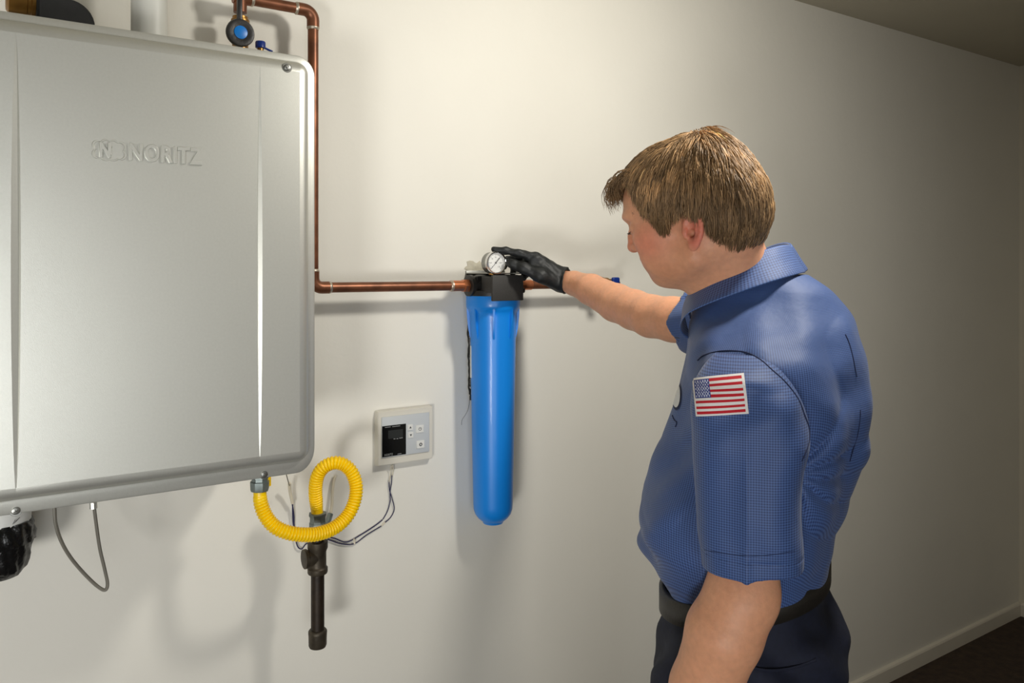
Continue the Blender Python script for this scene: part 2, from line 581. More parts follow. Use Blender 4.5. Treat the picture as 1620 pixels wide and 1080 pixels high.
def make_heater():
    root = thing('water_heater', 'large silver tankless water heater with an embossed name on its front cover', 'water heater',
                 (0.237, -0.12, HZ0))
    bm = bmesh.new(); box(bm, (HX0 + 0.012, HY + 0.024, HZ0 + 0.012), (HX1 - 0.012, -0.0005, HZ1 - 0.008), 0.012)
    obj('casing', bm, M['silver'], root)
    # the pressed front cover: flange, rolled edge, flat face with two pressed grooves
    RC = 0.034
    x0, x1, z0, z1 = HX0 + RC, HX1 - RC, HZ0 + RC, HZ1 - RC
    g1 = W(25, 600, HY).x; g2 = W(411, 600, HY).x
    nz = 36
    gz0 = W(412, 729, HY).z; gz1 = W(22, 48, HY).z
    zs = [z0 + (z1 - z0) * i / nz for i in range(nz + 1)]

    def groove(z, left=False):
        t = (z - gz0) / (gz1 - gz0)
        return (0.0062 if left else 0.0045) * max(0.0, math.sin(math.pi * min(max(t, 0), 1))) ** 0.6 if 0 < t < 1 else 0.0
    cols = [('f', x0), ('f', (x0 + g1) / 2), ('l', g1), ('c', g1), ('r', g1), ('f', 0.13), ('f', 0.22), ('f', 0.31),
            ('l', g2), ('c', g2), ('r', g2), ('f', (g2 + x1) / 2), ('f', x1)]
    bm = bmesh.new()
    G = []
    for kind, x in cols:
        col = []
        for z in zs:
            w_ = max(groove(z, x < 0.2), 0.0005)
            dx = {'f': 0, 'l': -w_, 'c': (0.65 if x < 0.2 else -0.6) * w_, 'r': w_}[kind]
            dy = (0.45 if x < 0.2 else 0.95) * (w_ - 0.0005) if kind == 'c' else 0
            col.append(bm.verts.new((x + dx, HY + dy, z)))
        G.append(col)
    for a, b in zip(G[:-1], G[1:]):
        for i in range(nz): bm.faces.new((a[i], b[i], b[i + 1], a[i + 1]))
    loop = []      # (inner vertex, outward direction)
    for i in range(nz + 1): loop.append((G[-1][i], (1, 0)))
    for k in range(1, 8):
        a = math.pi / 2 * k / 8; loop.append((G[-1][-1], (math.cos(a), math.sin(a))))
    for c in range(len(cols) - 1, -1, -1): loop.append((G[c][-1], (0, 1)))
    for k in range(1, 8):
        a = math.pi / 2 + math.pi / 2 * k / 8; loop.append((G[0][-1], (math.cos(a), math.sin(a))))
    for i in range(nz, -1, -1): loop.append((G[0][i], (-1, 0)))
    for k in range(1, 8):
        a = math.pi + math.pi / 2 * k / 8; loop.append((G[0][0], (math.cos(a), math.sin(a))))
    for c in range(len(cols)): loop.append((G[c][0], (0, -1)))
    for k in range(1, 8):
        a = 1.5 * math.pi + math.pi / 2 * k / 8; loop.append((G[-1][0], (math.cos(a), math.sin(a))))
    prof = [(0.0, 0.0), (0.006, 0.0007), (0.012, 0.003), (0.017, 0.0075), (0.0195, 0.0125), (0.0205, 0.0170),
            (0.0215, 0.0185), (0.024, 0.0190), (0.0320, 0.0190), (0.0338, 0.0200), (0.034, 0.0215), (0.034, 0.0260)]
    prev = [v for v, d in loop]
    for s, y in prof[1:]:
        cur = []
        for v, d in loop:
            drop = -0.0085 * max(0.0, -d[1]) if s > 0.025 else 0.0
            cur.append(bm.verts.new((v.co.x + d[0] * s, HY + y, v.co.z + d[1] * s + drop)))
        n = len(loop)
        for i in range(n):
            j = (i + 1) % n
            vs = [prev[i], prev[j], cur[j], cur[i]]
            u = []
            for q in vs:
                if q not in u: u.append(q)
            if len(u) > 2:
                try: bm.faces.new(u)
                except ValueError: pass
        prev = cur
    bmesh.ops.recalc_face_normals(bm, faces=bm.faces[:])
    for f in bm.faces: f.smooth = True
    cover = obj('front_cover', bm, M['silver'], root)
    me = cover.data
    for p_ in me.polygons:
        if all(me.vertices[v].co.y < HY + 0.0003 or abs(me.vertices[v].co.z - (z0 + z1) / 2) < (z1 - z0) / 2 and HX0 + .05 < me.vertices[v].co.x < HX1 - .05 for v in p_.vertices): p_.use_smooth = False
    # embossed emblem and name
    ea, eb = W(147, 237, HY), W(198, 240, HY)
    zc = (W(172, 220, HY).z + W(172, 254, HY).z) / 2 - 0.0005
    hh = (W(172, 220, HY).z - W(172, 254, HY).z) / 2
    cx = (ea.x + eb.x) / 2; hw = (eb.x - ea.x) / 2
    bm = bmesh.new()
    # scalloped outline: three lobes along the top, three along the bottom, one at each end
    lob = [(x_, s_ * z_, 0.38) for x_, z_ in ((-0.74, 0.40), (-0.22, 0.56), (0.28, 0.56), (0.76, 0.40)) for s_ in (-1, 1)]
    pts = []
    nA = 144
    for i in range(nA):
        a = 2 * math.pi * i / nA; best = 0
        dx, dz = math.cos(a), math.sin(a)
        for lx, lz, lr in lob:
            cxl, czl, r = lx * hw, lz * hh, lr * hh * 1.25
            b = dx * cxl + dz * czl; c = cxl ** 2 + czl ** 2 - r * r; D = b * b - c
            if D > 0: best = max(best, b + math.sqrt(D))
        best = max(best, 0.4 * hh)
        pts.append(Vector((cx + dx * best, HY, zc + dz * best)))
    cen = Vector((cx, HY, zc))
    ringo = [bm.verts.new(p + Vector((0, 0.0004, 0))) for p in pts]
    ringi = [bm.verts.new(cen + (p - cen) * 0.955 + Vector((0, -0.0014, 0))) for p in pts]
    ringj = [bm.verts.new(cen + (p - cen) * 0.87 + Vector((0, -0.0014, 0))) for p in pts]
    ringk = [bm.verts.new(cen + (p - cen) * 0.83 + Vector((0, -0.0001, 0))) for p in pts]
    for A, B in ((ringo, ringi), (ringi, ringj), (ringj, ringk)):
        for i in range(nA): bm.faces.new((A[i], A[(i + 1) % nA], B[(i + 1) % nA], B[i]))
    bmesh.ops.recalc_face_normals(bm, faces=bm.faces[:])
    em = obj('emblem', bm, M['silver'], cover)
    nb = text_bm('N', hh * 1.25, 0.0024, lambda x, y, z, wd: Vector((cx - hw * 0.62 + x / wd * hw * 0.72, HY - 0.0002 - z, zc - hh * 0.62 + y)), 0.0012)
    tmp = bpy.data.meshes.new('t'); nb.to_mesh(tmp); nb.free()
    b2 = bmesh.new(); b2.from_mesh(em.data); b2.from_mesh(tmp)
    # the right half of the emblem is a mirrored curve
    arc = [Vector((cx + hw * 0.30 + hw * 0.30 * math.cos(a), HY - 0.0006, zc + hh * 0.42 * math.sin(a))) for a in np.linspace(math.pi * 0.65, math.pi * 1.35, 12)]
    tube(b2, arc, 0.0014, 8)
    b2.to_mesh(em.data); b2.free()
    xa, xb = W(204, 240, HY).x, W(320, 246, HY).x
    zt = W(262, 256.5, HY).z; ht = W(262, 231, HY).z - zt
    bm = text_bm('NORITZ', ht, 0.0024, lambda x, y, z, wd: Vector((xa + x / wd * (xb - xa), HY - 0.0002 - z, zt + y)), 0.0007)
    obj('embossed_name', bm, M['silver'], cover)

    def screw(px, py, y):
        p = W(px, py, y)
        bm = bmesh.new()
        lathe(bm, (p.x, y + 0.003, p.z), (0, -1, 0), [(0, 0.0085), (0.0032, 0.0085), (0.0038, 0.0080), (0.0038, 0.0058), (0.006, 0.0052), (0.0066, 0.0035), (0.0066, 0.0)], 24)
        for k in range(2):
            a = math.pi * k / 2 + 0.5
            d = Vector((math.cos(a), 0, math.sin(a))) * 0.0032
            c = Vector((p.x, y - 0.0037, p.z))
            tube(bm, [c - d, c + d], 0.0006, 6)
        obj('screw', bm, M['steel'], root)
    screw(454, 107, HY)
    screw(25, 807.5, HY + 0.020)
    screw(418, 750, HY + 0.020)
    settle(root)


make_heater()

# ------------------------------------------------------------------ copper pipework
PY = -0.070
PZ = 1.500
PR = 0.0111
xv = W(495.3, 300, PY).x            # the vertical run beside the heater
xf = W(780, 500, PY).x              # axis of the filter
zt = 2.083
xl = W(380, 10, PY).x


def bend(a, c, b, r, n=8):
    """quarter bend between the legs a-c and c-b"""
    a, c, b = Vector(a), Vector(c), Vector(b)
    p = c + (a - c).normalized() * r; q = c + (b - c).normalized() * r
    out = []
    for i in range(n + 1):
        t = i / n * math.pi / 2
        o = p + (q - c)
        out.append(o + (c - q) * math.cos(t) * 1.0 + (c - p) * math.sin(t))
    return out


root = thing('copper_pipe', 'aged copper pipe running down beside the silver heater and across to the blue filter', 'pipe', (xv, PY, PZ))
bm = bmesh.new(); tube(bm, [(xv, PY, PZ + 0.03), (xv, PY, zt - 0.03)], PR, 24); obj('vertical_pipe', bm, M['copper'], root)
bm = bmesh.new(); tube(bm, [(xv + 0.025, PY, PZ), (xf - 0.085, PY, PZ)], PR, 24); obj('horizontal_pipe', bm, M['copper'], root)
bm = bmesh.new(); tube(bm, [(xl + 0.02, PY, zt), (xv - 0.03, PY, zt)], PR, 24); obj('upper_pipe', bm, M['copper'], root)
for a, c, b in (((xv, PY, PZ + 0.035), (xv, PY, PZ), (xv + 0.035, PY, PZ)), ((xv - 0.035, PY, zt), (xv, PY, zt), (xv, PY, zt - 0.035))):
    A, C_, B = Vector(a), Vector(c), Vector(b)
    bm = bmesh.new()
    tube(bm, [A] + bend(A, C_, B, 0.020) + [B], 0.0130, 24)
    e = obj('elbow', bm, M['copper'], root)
    for p, d in ((A, (A - C_).normalized()), (B, (B - C_).normalized())):
        bm = bmesh.new(); lathe(bm, p - d * 0.001, d, [(0, 0.0130), (0.0015, 0.0134), (0.003, 0.0128), (0.0055, 0.0114), (0.0056, 0.0)], 24)
        obj('solder_ring', bm, M['solder'], e)
bm = bmesh.new(); tube(bm, [(xf - 0.118, PY, PZ), (xf - 0.066, PY, PZ)], [0.0128] * 2, 24); c_ = obj('adapter', bm, M['copper_bright'], root)
bm = bmesh.new(); lathe(bm, (xf - 0.120, PY, PZ), (1, 0, 0), [(0, 0.0112), (0.003, 0.0132), (0.006, 0.0134), (0.007, 0.012)], 24); obj('solder_ring', bm, M['solder'], c_)
bm = bmesh.new(); lathe(bm, (xf - 0.086, PY, PZ), (1, 0, 0), [(0, 0.013), (0.003, 0.0165), (0.016, 0.0165), (0.018, 0.014)], 6); obj('hex_nut', bm, M['copper_bright'], c_)
# tee at the upper left, going down to the valve
bm = bmesh.new(); tube(bm, [(xl - 0.014, PY, zt), (xl + 0.022, PY, zt)], 0.0130, 24); tube(bm, [(xl, PY, zt), (xl, PY, zt - 0.030)], 0.0130, 24)
t_ = obj('drop_elbow', bm, M['copper'], root)
bm = bmesh.new(); lathe(bm, (xl + 0.021, PY, zt), (1, 0, 0), [(0, 0.013), (0.002, 0.0136), (0.004, 0.0132), (0.006, 0.0114)], 24); obj('solder_ring', bm, M['solder'], t_)
settle(root)

root = thing('shutoff_valve', 'valve with a round black handle and blue centre on top of the silver heater', 'valve', (xl, PY, HZ1))
bm = bmesh.new()
lathe(bm, (xl, PY, HZ1 - 0.008), (0, 0, 1), [(0, 0.0155), (2.026 - HZ1, 0.0155), (2.028 - HZ1, 0.0178), (2.046 - HZ1, 0.0178), (2.048 - HZ1, 0.0150), (2.0525 - HZ1, 0.0150)], 24)
obj('valve_body', bm, M['brass'], root)
hp = W(381, 51, -0.150)
bm = bmesh.new(); tube(bm, [(xl, PY, hp.z), (hp.x, -0.145, hp.z)], 0.008, 16); obj('spindle', bm, M['brass'], root)
bm = bmesh.new()
lathe(bm, (hp.x, -0.138, hp.z), (0, -1, 0), [(0, 0.022), (0.003, 0.0262), (0.009, 0.0268), (0.012, 0.025), (0.013, 0.020), (0.0115, 0.015), (0.0115, 0.0)], 32)
box(bm, (hp.x - 0.0055, -0.149, hp.z + 0.018), (hp.x + 0.0035, -0.139, hp.z + 0.068), 0.002)
hd = obj('handle', bm, M['black_plastic'], root)
bm = bmesh.new(); lathe(bm, (hp.x, -0.1485, hp.z), (0, -1, 0), [(0, 0.0128), (0.0022, 0.0125), (0.0026, 0.0115), (0.0026, 0)], 28); o = obj('handle_cap', bm, M['valve_blue'], hd); o['label'] = 'blue round cap'
settle(root)

p = W(412, 71, -0.10)
root = thing('drain_cap', 'small blue cap standing behind the top edge of the silver heater', 'cap', (p.x, -0.10, HZ1 - 0.008))
bm = bmesh.new(); lathe(bm, (p.x, -0.10, HZ1 - 0.009), (0, 0, 1), [(0, 0.006), (p.z - HZ1 + 0.006, 0.006)], 16); obj('stem', bm, M['brass'], root)
bm = bmesh.new(); lathe(bm, (p.x, -0.10, p.z - 0.007), (0, 0, 1), [(0, 0.0085), (0.001, 0.0100), (0.012, 0.0100), (0.0135, 0.009), (0.0135, 0.0)], 14); obj('cap', bm, M['deep_blue'], root)
bm = bmesh.new(); tube(bm, spline([(p.x + 0.006, -0.10, p.z - 0.004), (p.x + 0.016, -0.10, p.z - 0.0075), (p.x + 0.024, -0.10, p.z - 0.010)], 4), 0.0022, 8); obj('strap', bm, M['deep_blue'], root)
settle(root)

# ------------------------------------------------------------------ vent pipe and fitting on top
pp = W(236, 30, -0.13)
bm = bmesh.new(); tube(bm, [(pp.x, -0.13, HZ1 - 0.012), (pp.x, -0.13, CH)], 0.0305, 36)
tag(obj('vent_pipe', bm, M['pvc']), 'pale plastic vent pipe rising from the top of the silver heater', 'pipe')
a_, b_ = W(56, 20, -0.13), W(147, 20, -0.13)
root = thing('vent_hood', 'dark rounded hood joined to a bronze collar on the heater top, at the far left', 'fitting', ((a_.x + b_.x) / 2, -0.13, HZ1 - 0.008))
bm = bmesh.new()
zt2, zb2 = W(100, -4, -0.165).z, HZ1 - 0.008
out = [(a_.x, zb2), (b_.x, zb2), (b_.x, zt2 - 0.042)]
for k in range(1, 9):
    t = math.pi / 2 * k / 8; out.append((b_.x - 0.040 + 0.040 * math.cos(t), zt2 - 0.042 + 0.042 * math.sin(t)))
out.append((a_.x, zt2))
f1 = [bm.verts.new((x, -0.165, z)) for x, z in out]; f2 = [bm.verts.new((x, -0.085, z)) for x, z in out]
bm.faces.new(f1); bm.faces.new(f2[::-1])
for i in range(len(out)):
    j = (i + 1) % len(out); bm.faces.new((f1[i], f2[i], f2[j], f1[j]))
bmesh.ops.recalc_face_normals(bm, faces=bm.faces[:])
bmesh.ops.bevel(bm, geom=[e for e in bm.edges if abs(e.verts[0].co.y - e.verts[1].co.y) < 1e-6], offset=0.004, segments=2, affect='EDGES')
obj('hood', bm, M['rubber'], root)
c0 = W(9, 10, -0.13)
bm = bmesh.new()
lathe(bm, (c0.x, -0.125, W(30, 21, -0.125).z + 0.034), (1, 0, 0), [(0, 0.030), (0.004, 0.0355), (0.030, 0.0355), (0.031, 0.034), (0.036, 0.034), (0.037, 0.0355), (a_.x - c0.x + 0.004, 0.0355), (a_.x - c0.x + 0.006, 0.030)], 36)
obj('collar', bm, M['brass'], root)
settle(root)

# ------------------------------------------------------------------ below the heater
GX = W(502.5, 950, -0.12).x
GY = -0.12


def gz(py): return W(502.5, py, GY).z


root = thing('gas_pipe', 'dark iron gas stub with a threaded cap, hanging below the yellow hose', 'pipe', (GX, GY, gz(1024)))
bm = bmesh.new(); tube(bm, [(GX, GY, gz(1008)), (GX, GY, gz(900))], 0.0135, 28); obj('pipe', bm, M['iron_dark'], root)
bm = bmesh.new(); lathe(bm, (GX, GY, gz(1024)), (0, 0, 1), [(0, 0.011), (0.002, 0.0165), (0.006, 0.0182), (0.026, 0.0186), (0.030, 0.0190), (0.034, 0.0190), (0.037, 0.017), (0.038, 0.0135)], 28); obj('pipe_cap', bm, M['iron'], root)
bm = bmesh.new()
lathe(bm, (GX, GY, gz(907)), (0, 0, 1), [(0, 0.0150), (0.001, 0.0192), (0.004, 0.0205), (0.012, 0.0205), (0.015, 0.0180), (0.018, 0.0176), (gz(872) - gz(907), 0.0176), (gz(866) - gz(907), 0.0205), (gz(856) - gz(907), 0.0205), (gz(855) - gz(907), 0.017)], 28)
lathe(bm, (GX, GY, gz(880)), (-1, 0, 0), [(0, 0.017), (0.022, 0.017), (0.023, 0.0195), (0.029, 0.0195), (0.030, 0.015)], 24)
obj('tee', bm, M['iron'], root)
bm = bmesh.new(); lathe(bm, (GX, GY, gz(856)), (0, 0, 1), [(0, 0.0135), (gz(838) - gz(856), 0.0135)], 24); obj('nipple', bm, M['iron_dark'], root)
bm = bmesh.new(); lathe(bm, (GX, GY, gz(842)), (0, 0, 1), [(0, 0.0160), (0.002, 0.0180), (0.020, 0.0180), (0.021, 0.0165), (0.033, 0.0165), (0.036, 0.0185), (0.040, 0.0185), (0.041, 0.0130)], 8); obj('hex_fitting', bm, M['zinc'], root)
settle(root)

nutx = W(411, 770, -0.17).x
hose_px = [(411, 776, -.170), (412.5, 795, -.172), (420, 815, -.178), (434, 832, -.188), (455, 842, -.198), (480, 845.5, -.202), (503, 844, -.200), (528, 835, -.195),
           (548, 818, -.190), (560, 795, -.187), (563.5, 770, -.182), (557, 748, -.176), (544, 735, -.168), (528, 732, -.160), (512, 739, -.150), (502, 754, -.140), (499, 775, -.130), (500.5, 797, -.122), (502.5, 818, -.120)]
hp_ = spline([W(x, y, d) for x, y, d in hose_px], 60)
L = [0.0]
for a, b in zip(hp_[:-1], hp_[1:]): L.append(L[-1] + (b - a).length)
L = np.array(L); A = np.array([tuple(p) for p in hp_])
total = L[-1]; pitch = 0.0058
ss = np.arange(0, total, pitch / 8)
pts = np.stack([np.interp(ss, L, A[:, i]) for i in range(3)], 1)
rad = []
for s in ss:
    if s < 0.010 or s > total - 0.020: rad.append(0.0122)
    else:
        fo = min(1, (s - 0.010) / 0.02, (total - 0.02 - s) / 0.02)
        rad.append(0.0128 + 0.0013 * fo * (abs(math.cos(math.pi * s / pitch)) ** 0.8 * 2 - 1) + 0.0)
root = thing('gas_hose', 'yellow corrugated gas hose looping from the silver heater into the iron gas stub', 'hose', tuple(hp_[0]))
bm = bmesh.new(); tube(bm, pts, rad, 22); obj('corrugated_tube', bm, M['yellow'], root)
bm = bmesh.new()
nz_ = W(411, 776, -.17).z
lathe(bm, (nutx, -0.17, nz_), (0, 0, 1), [(-0.001, 0.013), (0, 0.0165), (0.004, 0.0178), (0.018, 0.0185), (0.019, 0.0155), (0.024, 0.0155), (0.025, 0.0175), (0.034, 0.0175)], 8)
obj('nut', bm, M['zinc'], root)
bm = bmesh.new(); lathe(bm, (nutx + 0.017, -0.165, nz_ + 0.006), (0, 0, 1), [(0, 0.006), (0.020, 0.006)], 12); o = obj('tag', bm, M['yellow'], root)
bm = bmesh.new(); lathe(bm, (nutx, -0.17, nz_ + 0.030), (0, 0, 1), [(0, 0.0135), (HZ0 + 0.0115 - nz_ - 0.030, 0.0135)], 20); obj('nipple', bm, M['zinc'], root)
settle(root)


def wire(name, label, cat, segs, group=None):
    """segs: list of (part name, material, radius, pixel path with depth)"""
    p0 = W(*segs[0][3][0])
    root = thing(name, label, cat, tuple(p0), group)
    for nm, m, r, path in segs:
        bm = bmesh.new(); tube(bm, spline([W(*q) for q in path], 8), r, 8); obj(nm, bm, M[m], root)
    settle(root)


wire('control_wire', 'thin navy wires with white splices running behind the gas pipe to the wall controller', 'wire', [
    ('wire', 'cable_grey', 0.0010, [(450, 738, -.06), (455, 758, -.05), (458, 768, -.04)]),
    ('splice', 'wire_white', 0.0035, [(458, 764, -.03), (459, 778, -.02), (463, 796, -.014)]),
    ('wire', 'wire_navy', 0.0014, [(463, 795, -.012), (463, 815, -.008), (465, 836, -.006), (470, 862, -.006), (477, 868, -.006), (483, 861, -.010), (489, 858, -.02)]),
    ('wire', 'wire_navy', 0.0014, [(462, 795, -.010), (465, 815, -.006), (466, 836, -.004), (474, 852, -.004), (500, 846, -.004), (528, 851, -.004), (548, 857, -.004), (570, 846, -.004), (592, 832, -.004), (605, 822, -.004)]),
    ('wire', 'wire_navy', 0.0012, [(518, 853, -.004), (540, 860, -.004), (560, 860, -.004), (580, 846, -.004), (603, 832, -.004)]),
    ('splice', 'wire_white', 0.0020, [(560, 852, -.006), (561, 860, -.006)]),
    ('splice', 'wire_white', 0.0018, [(604, 831, -.005), (609, 826, -.005)]),
    ('wire', 'wire_navy', 0.0012, [(608, 827, -.004), (618, 818, -.004), (623.5, 805, -.004), (620, 788, -.004), (616, 774, -.004), (615, 760, -.004)]),
    ('wire', 'wire_navy', 0.0012, [(606, 821, -.004), (613, 808, -.004), (617, 792, -.004), (617, 778, -.004), (619, 765, -.004), (620, 752, -.006)]),
    ('wire', 'wire_white', 0.0012, [(615, 762, -.004), (618, 748, -.006), (619, 736, -.012)]),
    ('wire', 'wire_white', 0.0012, [(620, 753, -.004), (622, 745, -.006), (621, 735, -.012)]),
])
wire('white_cable', 'short white cable dropping down the wall behind the yellow hose loop', 'cable', [
    ('cable', 'wire_white', 0.0036, [(531, 752, -.008), (528, 762, -.008), (526, 780, -.010), (525, 800, -.014), (522, 818, -.020)]),
    ('connector', 'zinc', 0.0062, [(523, 812, -.020), (518, 826, -.026), (512, 834, -.036)]),
])
wire('grey_cable', 'grey cable hanging in a loop under the left half of the silver heater', 'cable', [
    ('cable', 'cable_grey', 0.0029, [(86, 800, -.19), (88, 828, -.19), (97, 856, -.185), (112, 882, -.18), (134, 908, -.18), (154, 927, -.185), (166, 933, -.19), (170, 923, -.19), (165, 898, -.19), (158, 868, -.19), (153, 835, -.19), (148, 795, -.19)]),
    ('gland', 'silver', 0.0060, [(148, 804, -.19), (147.6, 794, -.19)]),
])

# black wrapped pipe end at the far left
c = W(-2, 870, -0.12)
root = thing('wrapped_pipe', 'pipe end wrapped in crinkled black plastic, under the left corner of the heater', 'pipe', (c.x, -0.12, W(-2, 915, -0.12).z))
zb = W(-2, 915, -0.12).z; zt_ = W(-2, 824, -0.12).z
bm = bmesh.new()
H = zt_ - zb
lathe(bm, (c.x, -0.12, zb), (0, 0, 1), [(0, 0.0), (0.001, 0.020), (0.006, 0.034), (0.018, 0.044), (0.04, 0.050), (H * 0.62, 0.053), (H * 0.63, 0.056), (H * 0.7, 0.0565), (H * 0.9, 0.056), (H, 0.052), (H + 0.001, 0.04)], 48)
bmesh.ops.subdivide_edges(bm, edges=bm.edges[:], cuts=1, use_grid_fill=True)
for v in bm.verts:
    a = math.atan2(v.co.y + 0.12, v.co.x - c.x); q = v.co
    k = 0.93 + 0.03 * math.sin(5 * a + q.z * 140) + 0.018 * math.sin(11 * a - q.z * 260) + 0.02 * math.sin(17 * a + q.z * 90)
    if q.z > zb + 0.004: v.co = Vector((c.x + (q.x - c.x) * k, -0.12 + (q.y + 0.12) * k, q.z))
obj('black_wrap', bm, M['wrap'], root)
bm = bmesh.new(); lathe(bm, (c.x, -0.12, zt_ - 0.014), (0, 0, 1), [(0, 0.044), (0.002, 0.047), (HZ0 + 0.0115 - zt_ + 0.014, 0.047)], 40); o = obj('pipe_sleeve', bm, M['white_plastic'], root); o['label'] = 'white sleeve with a pencilled mark'
bm = bmesh.new()
for x0_, y0_, x1_, y1_ in ((20, 829, 24, 822), (22, 828, 27, 822), (24, 826, 31, 818)):
    tube(bm, [W(x0_, y0_, -0.1658), W(x1_, y1_, -0.1652)], 0.0004, 5)
mk = obj('pencil_mark', bm, M['print_dark'], o)
settle(root)

# ------------------------------------------------------------------ wall controller
CYF = -0.020
A0, A1 = W(598, 655, CYF), W(684.5, 641, CYF)
B0, B1 = W(600, 740, CYF), W(686, 723, CYF)
cx0 = (A0.x + B0.x) / 2; cx1 = (A1.x + B1.x) / 2; cz1 = (A0.z + A1.z) / 2; cz0 = (B0.z + B1.z) / 2
root = thing('wall_controller', 'white wall controller with a black screen and four buttons', 'controller', ((cx0 + cx1) / 2, 0, cz0))
bm = bmesh.new()


def frustum(bm, lo0, hi0, y0, lo1, hi1, y1):
    a = [bm.verts.new((x, y0, z)) for x, z in ((lo0[0], lo0[1]), (hi0[0], lo0[1]), (hi0[0], hi0[1]), (lo0[0], hi0[1]))]
    b = [bm.verts.new((x, y1, z)) for x, z in ((lo1[0], lo1[1]), (hi1[0], lo1[1]), (hi1[0], hi1[1]), (lo1[0], hi1[1]))]
    bm.faces.new(a); bm.faces.new(b[::-1])
    for i in range(4): bm.faces.new((a[i], b[i], b[(i + 1) % 4], a[(i + 1) % 4]))
    bmesh.ops.recalc_face_normals(bm, faces=bm.faces[:])
    bmesh.ops.bevel(bm, geom=bm.edges[:], offset=0.0012, segments=2, affect='EDGES')


frustum(bm, (cx0 - 0.002, cz0 - 0.002), (cx1 + 0.002, cz1 + 0.002), -0.0004, (cx0, cz0), (cx1, cz1), CYF + 0.003)
obj('housing', bm, M['panel_plastic'], root)
bm = bmesh.new(); box(bm, (cx0 + 0.008, CYF, cz0 + 0.018), (cx1 - 0.010, CYF + 0.006, cz1 - 0.012), 0.0012); face = obj('front_plate', bm, M['panel_inset'], root)
YF = CYF - 0.0009


def wbox(name, x0, y0, x1, y1, m, par, dep=0.0009, bev=0.0):
    a = W((x0 + x1) / 2, y0, CYF); b = W((x0 + x1) / 2, y1, CYF)
    xa, xb = W(x0, y0, CYF).x, W(x1, y0, CYF).x
    bm = bmesh.new(); box(bm, (xa, CYF - dep, b.z), (xb, CYF + 0.001, a.z), bev); return obj(name, bm, M[m], par, smooth=False)


scr = wbox('screen', 604.5, 672, 642, 720.5, 'screen', root, 0.0008)
wbox('display', 614, 679.5, 637, 692.5, 'lcd', scr, 0.0011)


def wtext(s, x, y, h, m, par, name='lettering', dep=0.0003, wd_px=None):
    p = W(x, y, CYF); hz = W(x, y - h, CYF).z - p.z
    wm = (W(x + wd_px, y, CYF).x - p.x) if wd_px else None
    bm = text_bm(s, hz, dep, lambda a, b, z, wd: Vector((p.x + (a / wd * wm if wm else a), YF - 0.0002 - z * 0.3, p.z + b)))
    return obj(name, bm, M[m], par, smooth=False)


wtext('NORITZ', 608, 721.2, 3.2, 'print', scr, wd_px=13)
bm = bmesh.new()
for x0_, x1_, yy in ((609, 618, 675.5), (620.5, 633, 674), (622.5, 625.5, 694), (627, 630, 693.6), (631.5, 637, 692.5), (629, 635, 717.5)):
    a, b = W(x0_, yy, YF), W(x1_, yy, YF); zz = (a.z + b.z) / 2
    box(bm, (a.x, YF - 0.0003, zz - 0.0006), (b.x, YF + 0.0004, zz + 0.0006))
tag(obj('screen_marks', bm, M['print'], scr, smooth=False), kind='stuff')
for (x, y, w_, h_, sym) in ((648.8, 675.8, 8.2, 9, 'up'), (649.5, 687.8, 8.2, 9, 'down'), (664, 678, 12, 12, 'power'), (665, 702.5, 12, 12, 'ring')):
    b = wbox('button', x - w_ / 2, y - h_ / 2, x + w_ / 2, y + h_ / 2, 'white_plastic', root, 0.0016, 0.0005)
    b['label'] = {'up': 'button with an up arrow', 'down': 'button with a down arrow', 'power': 'button with a power sign', 'ring': 'button with a dark ring'}[sym]
    c = W(x, y, CYF); bm = bmesh.new(); yy = CYF - 0.0019
    if sym in ('up', 'down'):
        s_ = 1 if sym == 'up' else -1
        q = [(c.x - 0.0028, c.z - 0.002 * s_), (c.x + 0.0028, c.z - 0.002 * s_), (c.x, c.z + 0.003 * s_)]
        f = [bm.verts.new((u, yy, v)) for u, v in q]; g = [bm.verts.new((u, yy + 0.0006, v)) for u, v in q]
        bm.faces.new(f); bm.faces.new(g[::-1])
        for i in range(3): bm.faces.new((f[i], g[i], g[(i + 1) % 3], f[(i + 1) % 3]))
        bmesh.ops.recalc_face_normals(bm, faces=bm.faces[:])
    else:
        r_ = 0.0034 if sym == 'power' else 0.0030
        arc = [(c.x + r_ * math.sin(t), yy, c.z + r_ * math.cos(t)) for t in np.linspace(0.5 if sym == 'power' else 0, 2 * math.pi - (0.5 if sym == 'power' else 0), 24)]
        tube(bm, arc, 0.0005 if sym == 'power' else 0.0010, 6)
        if sym == 'power': tube(bm, [(c.x, yy, c.z), (c.x, yy, c.z + 0.0038)], 0.0005, 6)
    obj('symbol', bm, M['print_dark'], b, smooth=False)
settle(root)

# ================================================================== blue water filter
FZs = W(780, 500, PY)
ZF = (PY - CAMY) / (UX - ((780 - 810) / F) * UZ)


def fz(py): return CAMZ + (HOR - py) / F * ZF


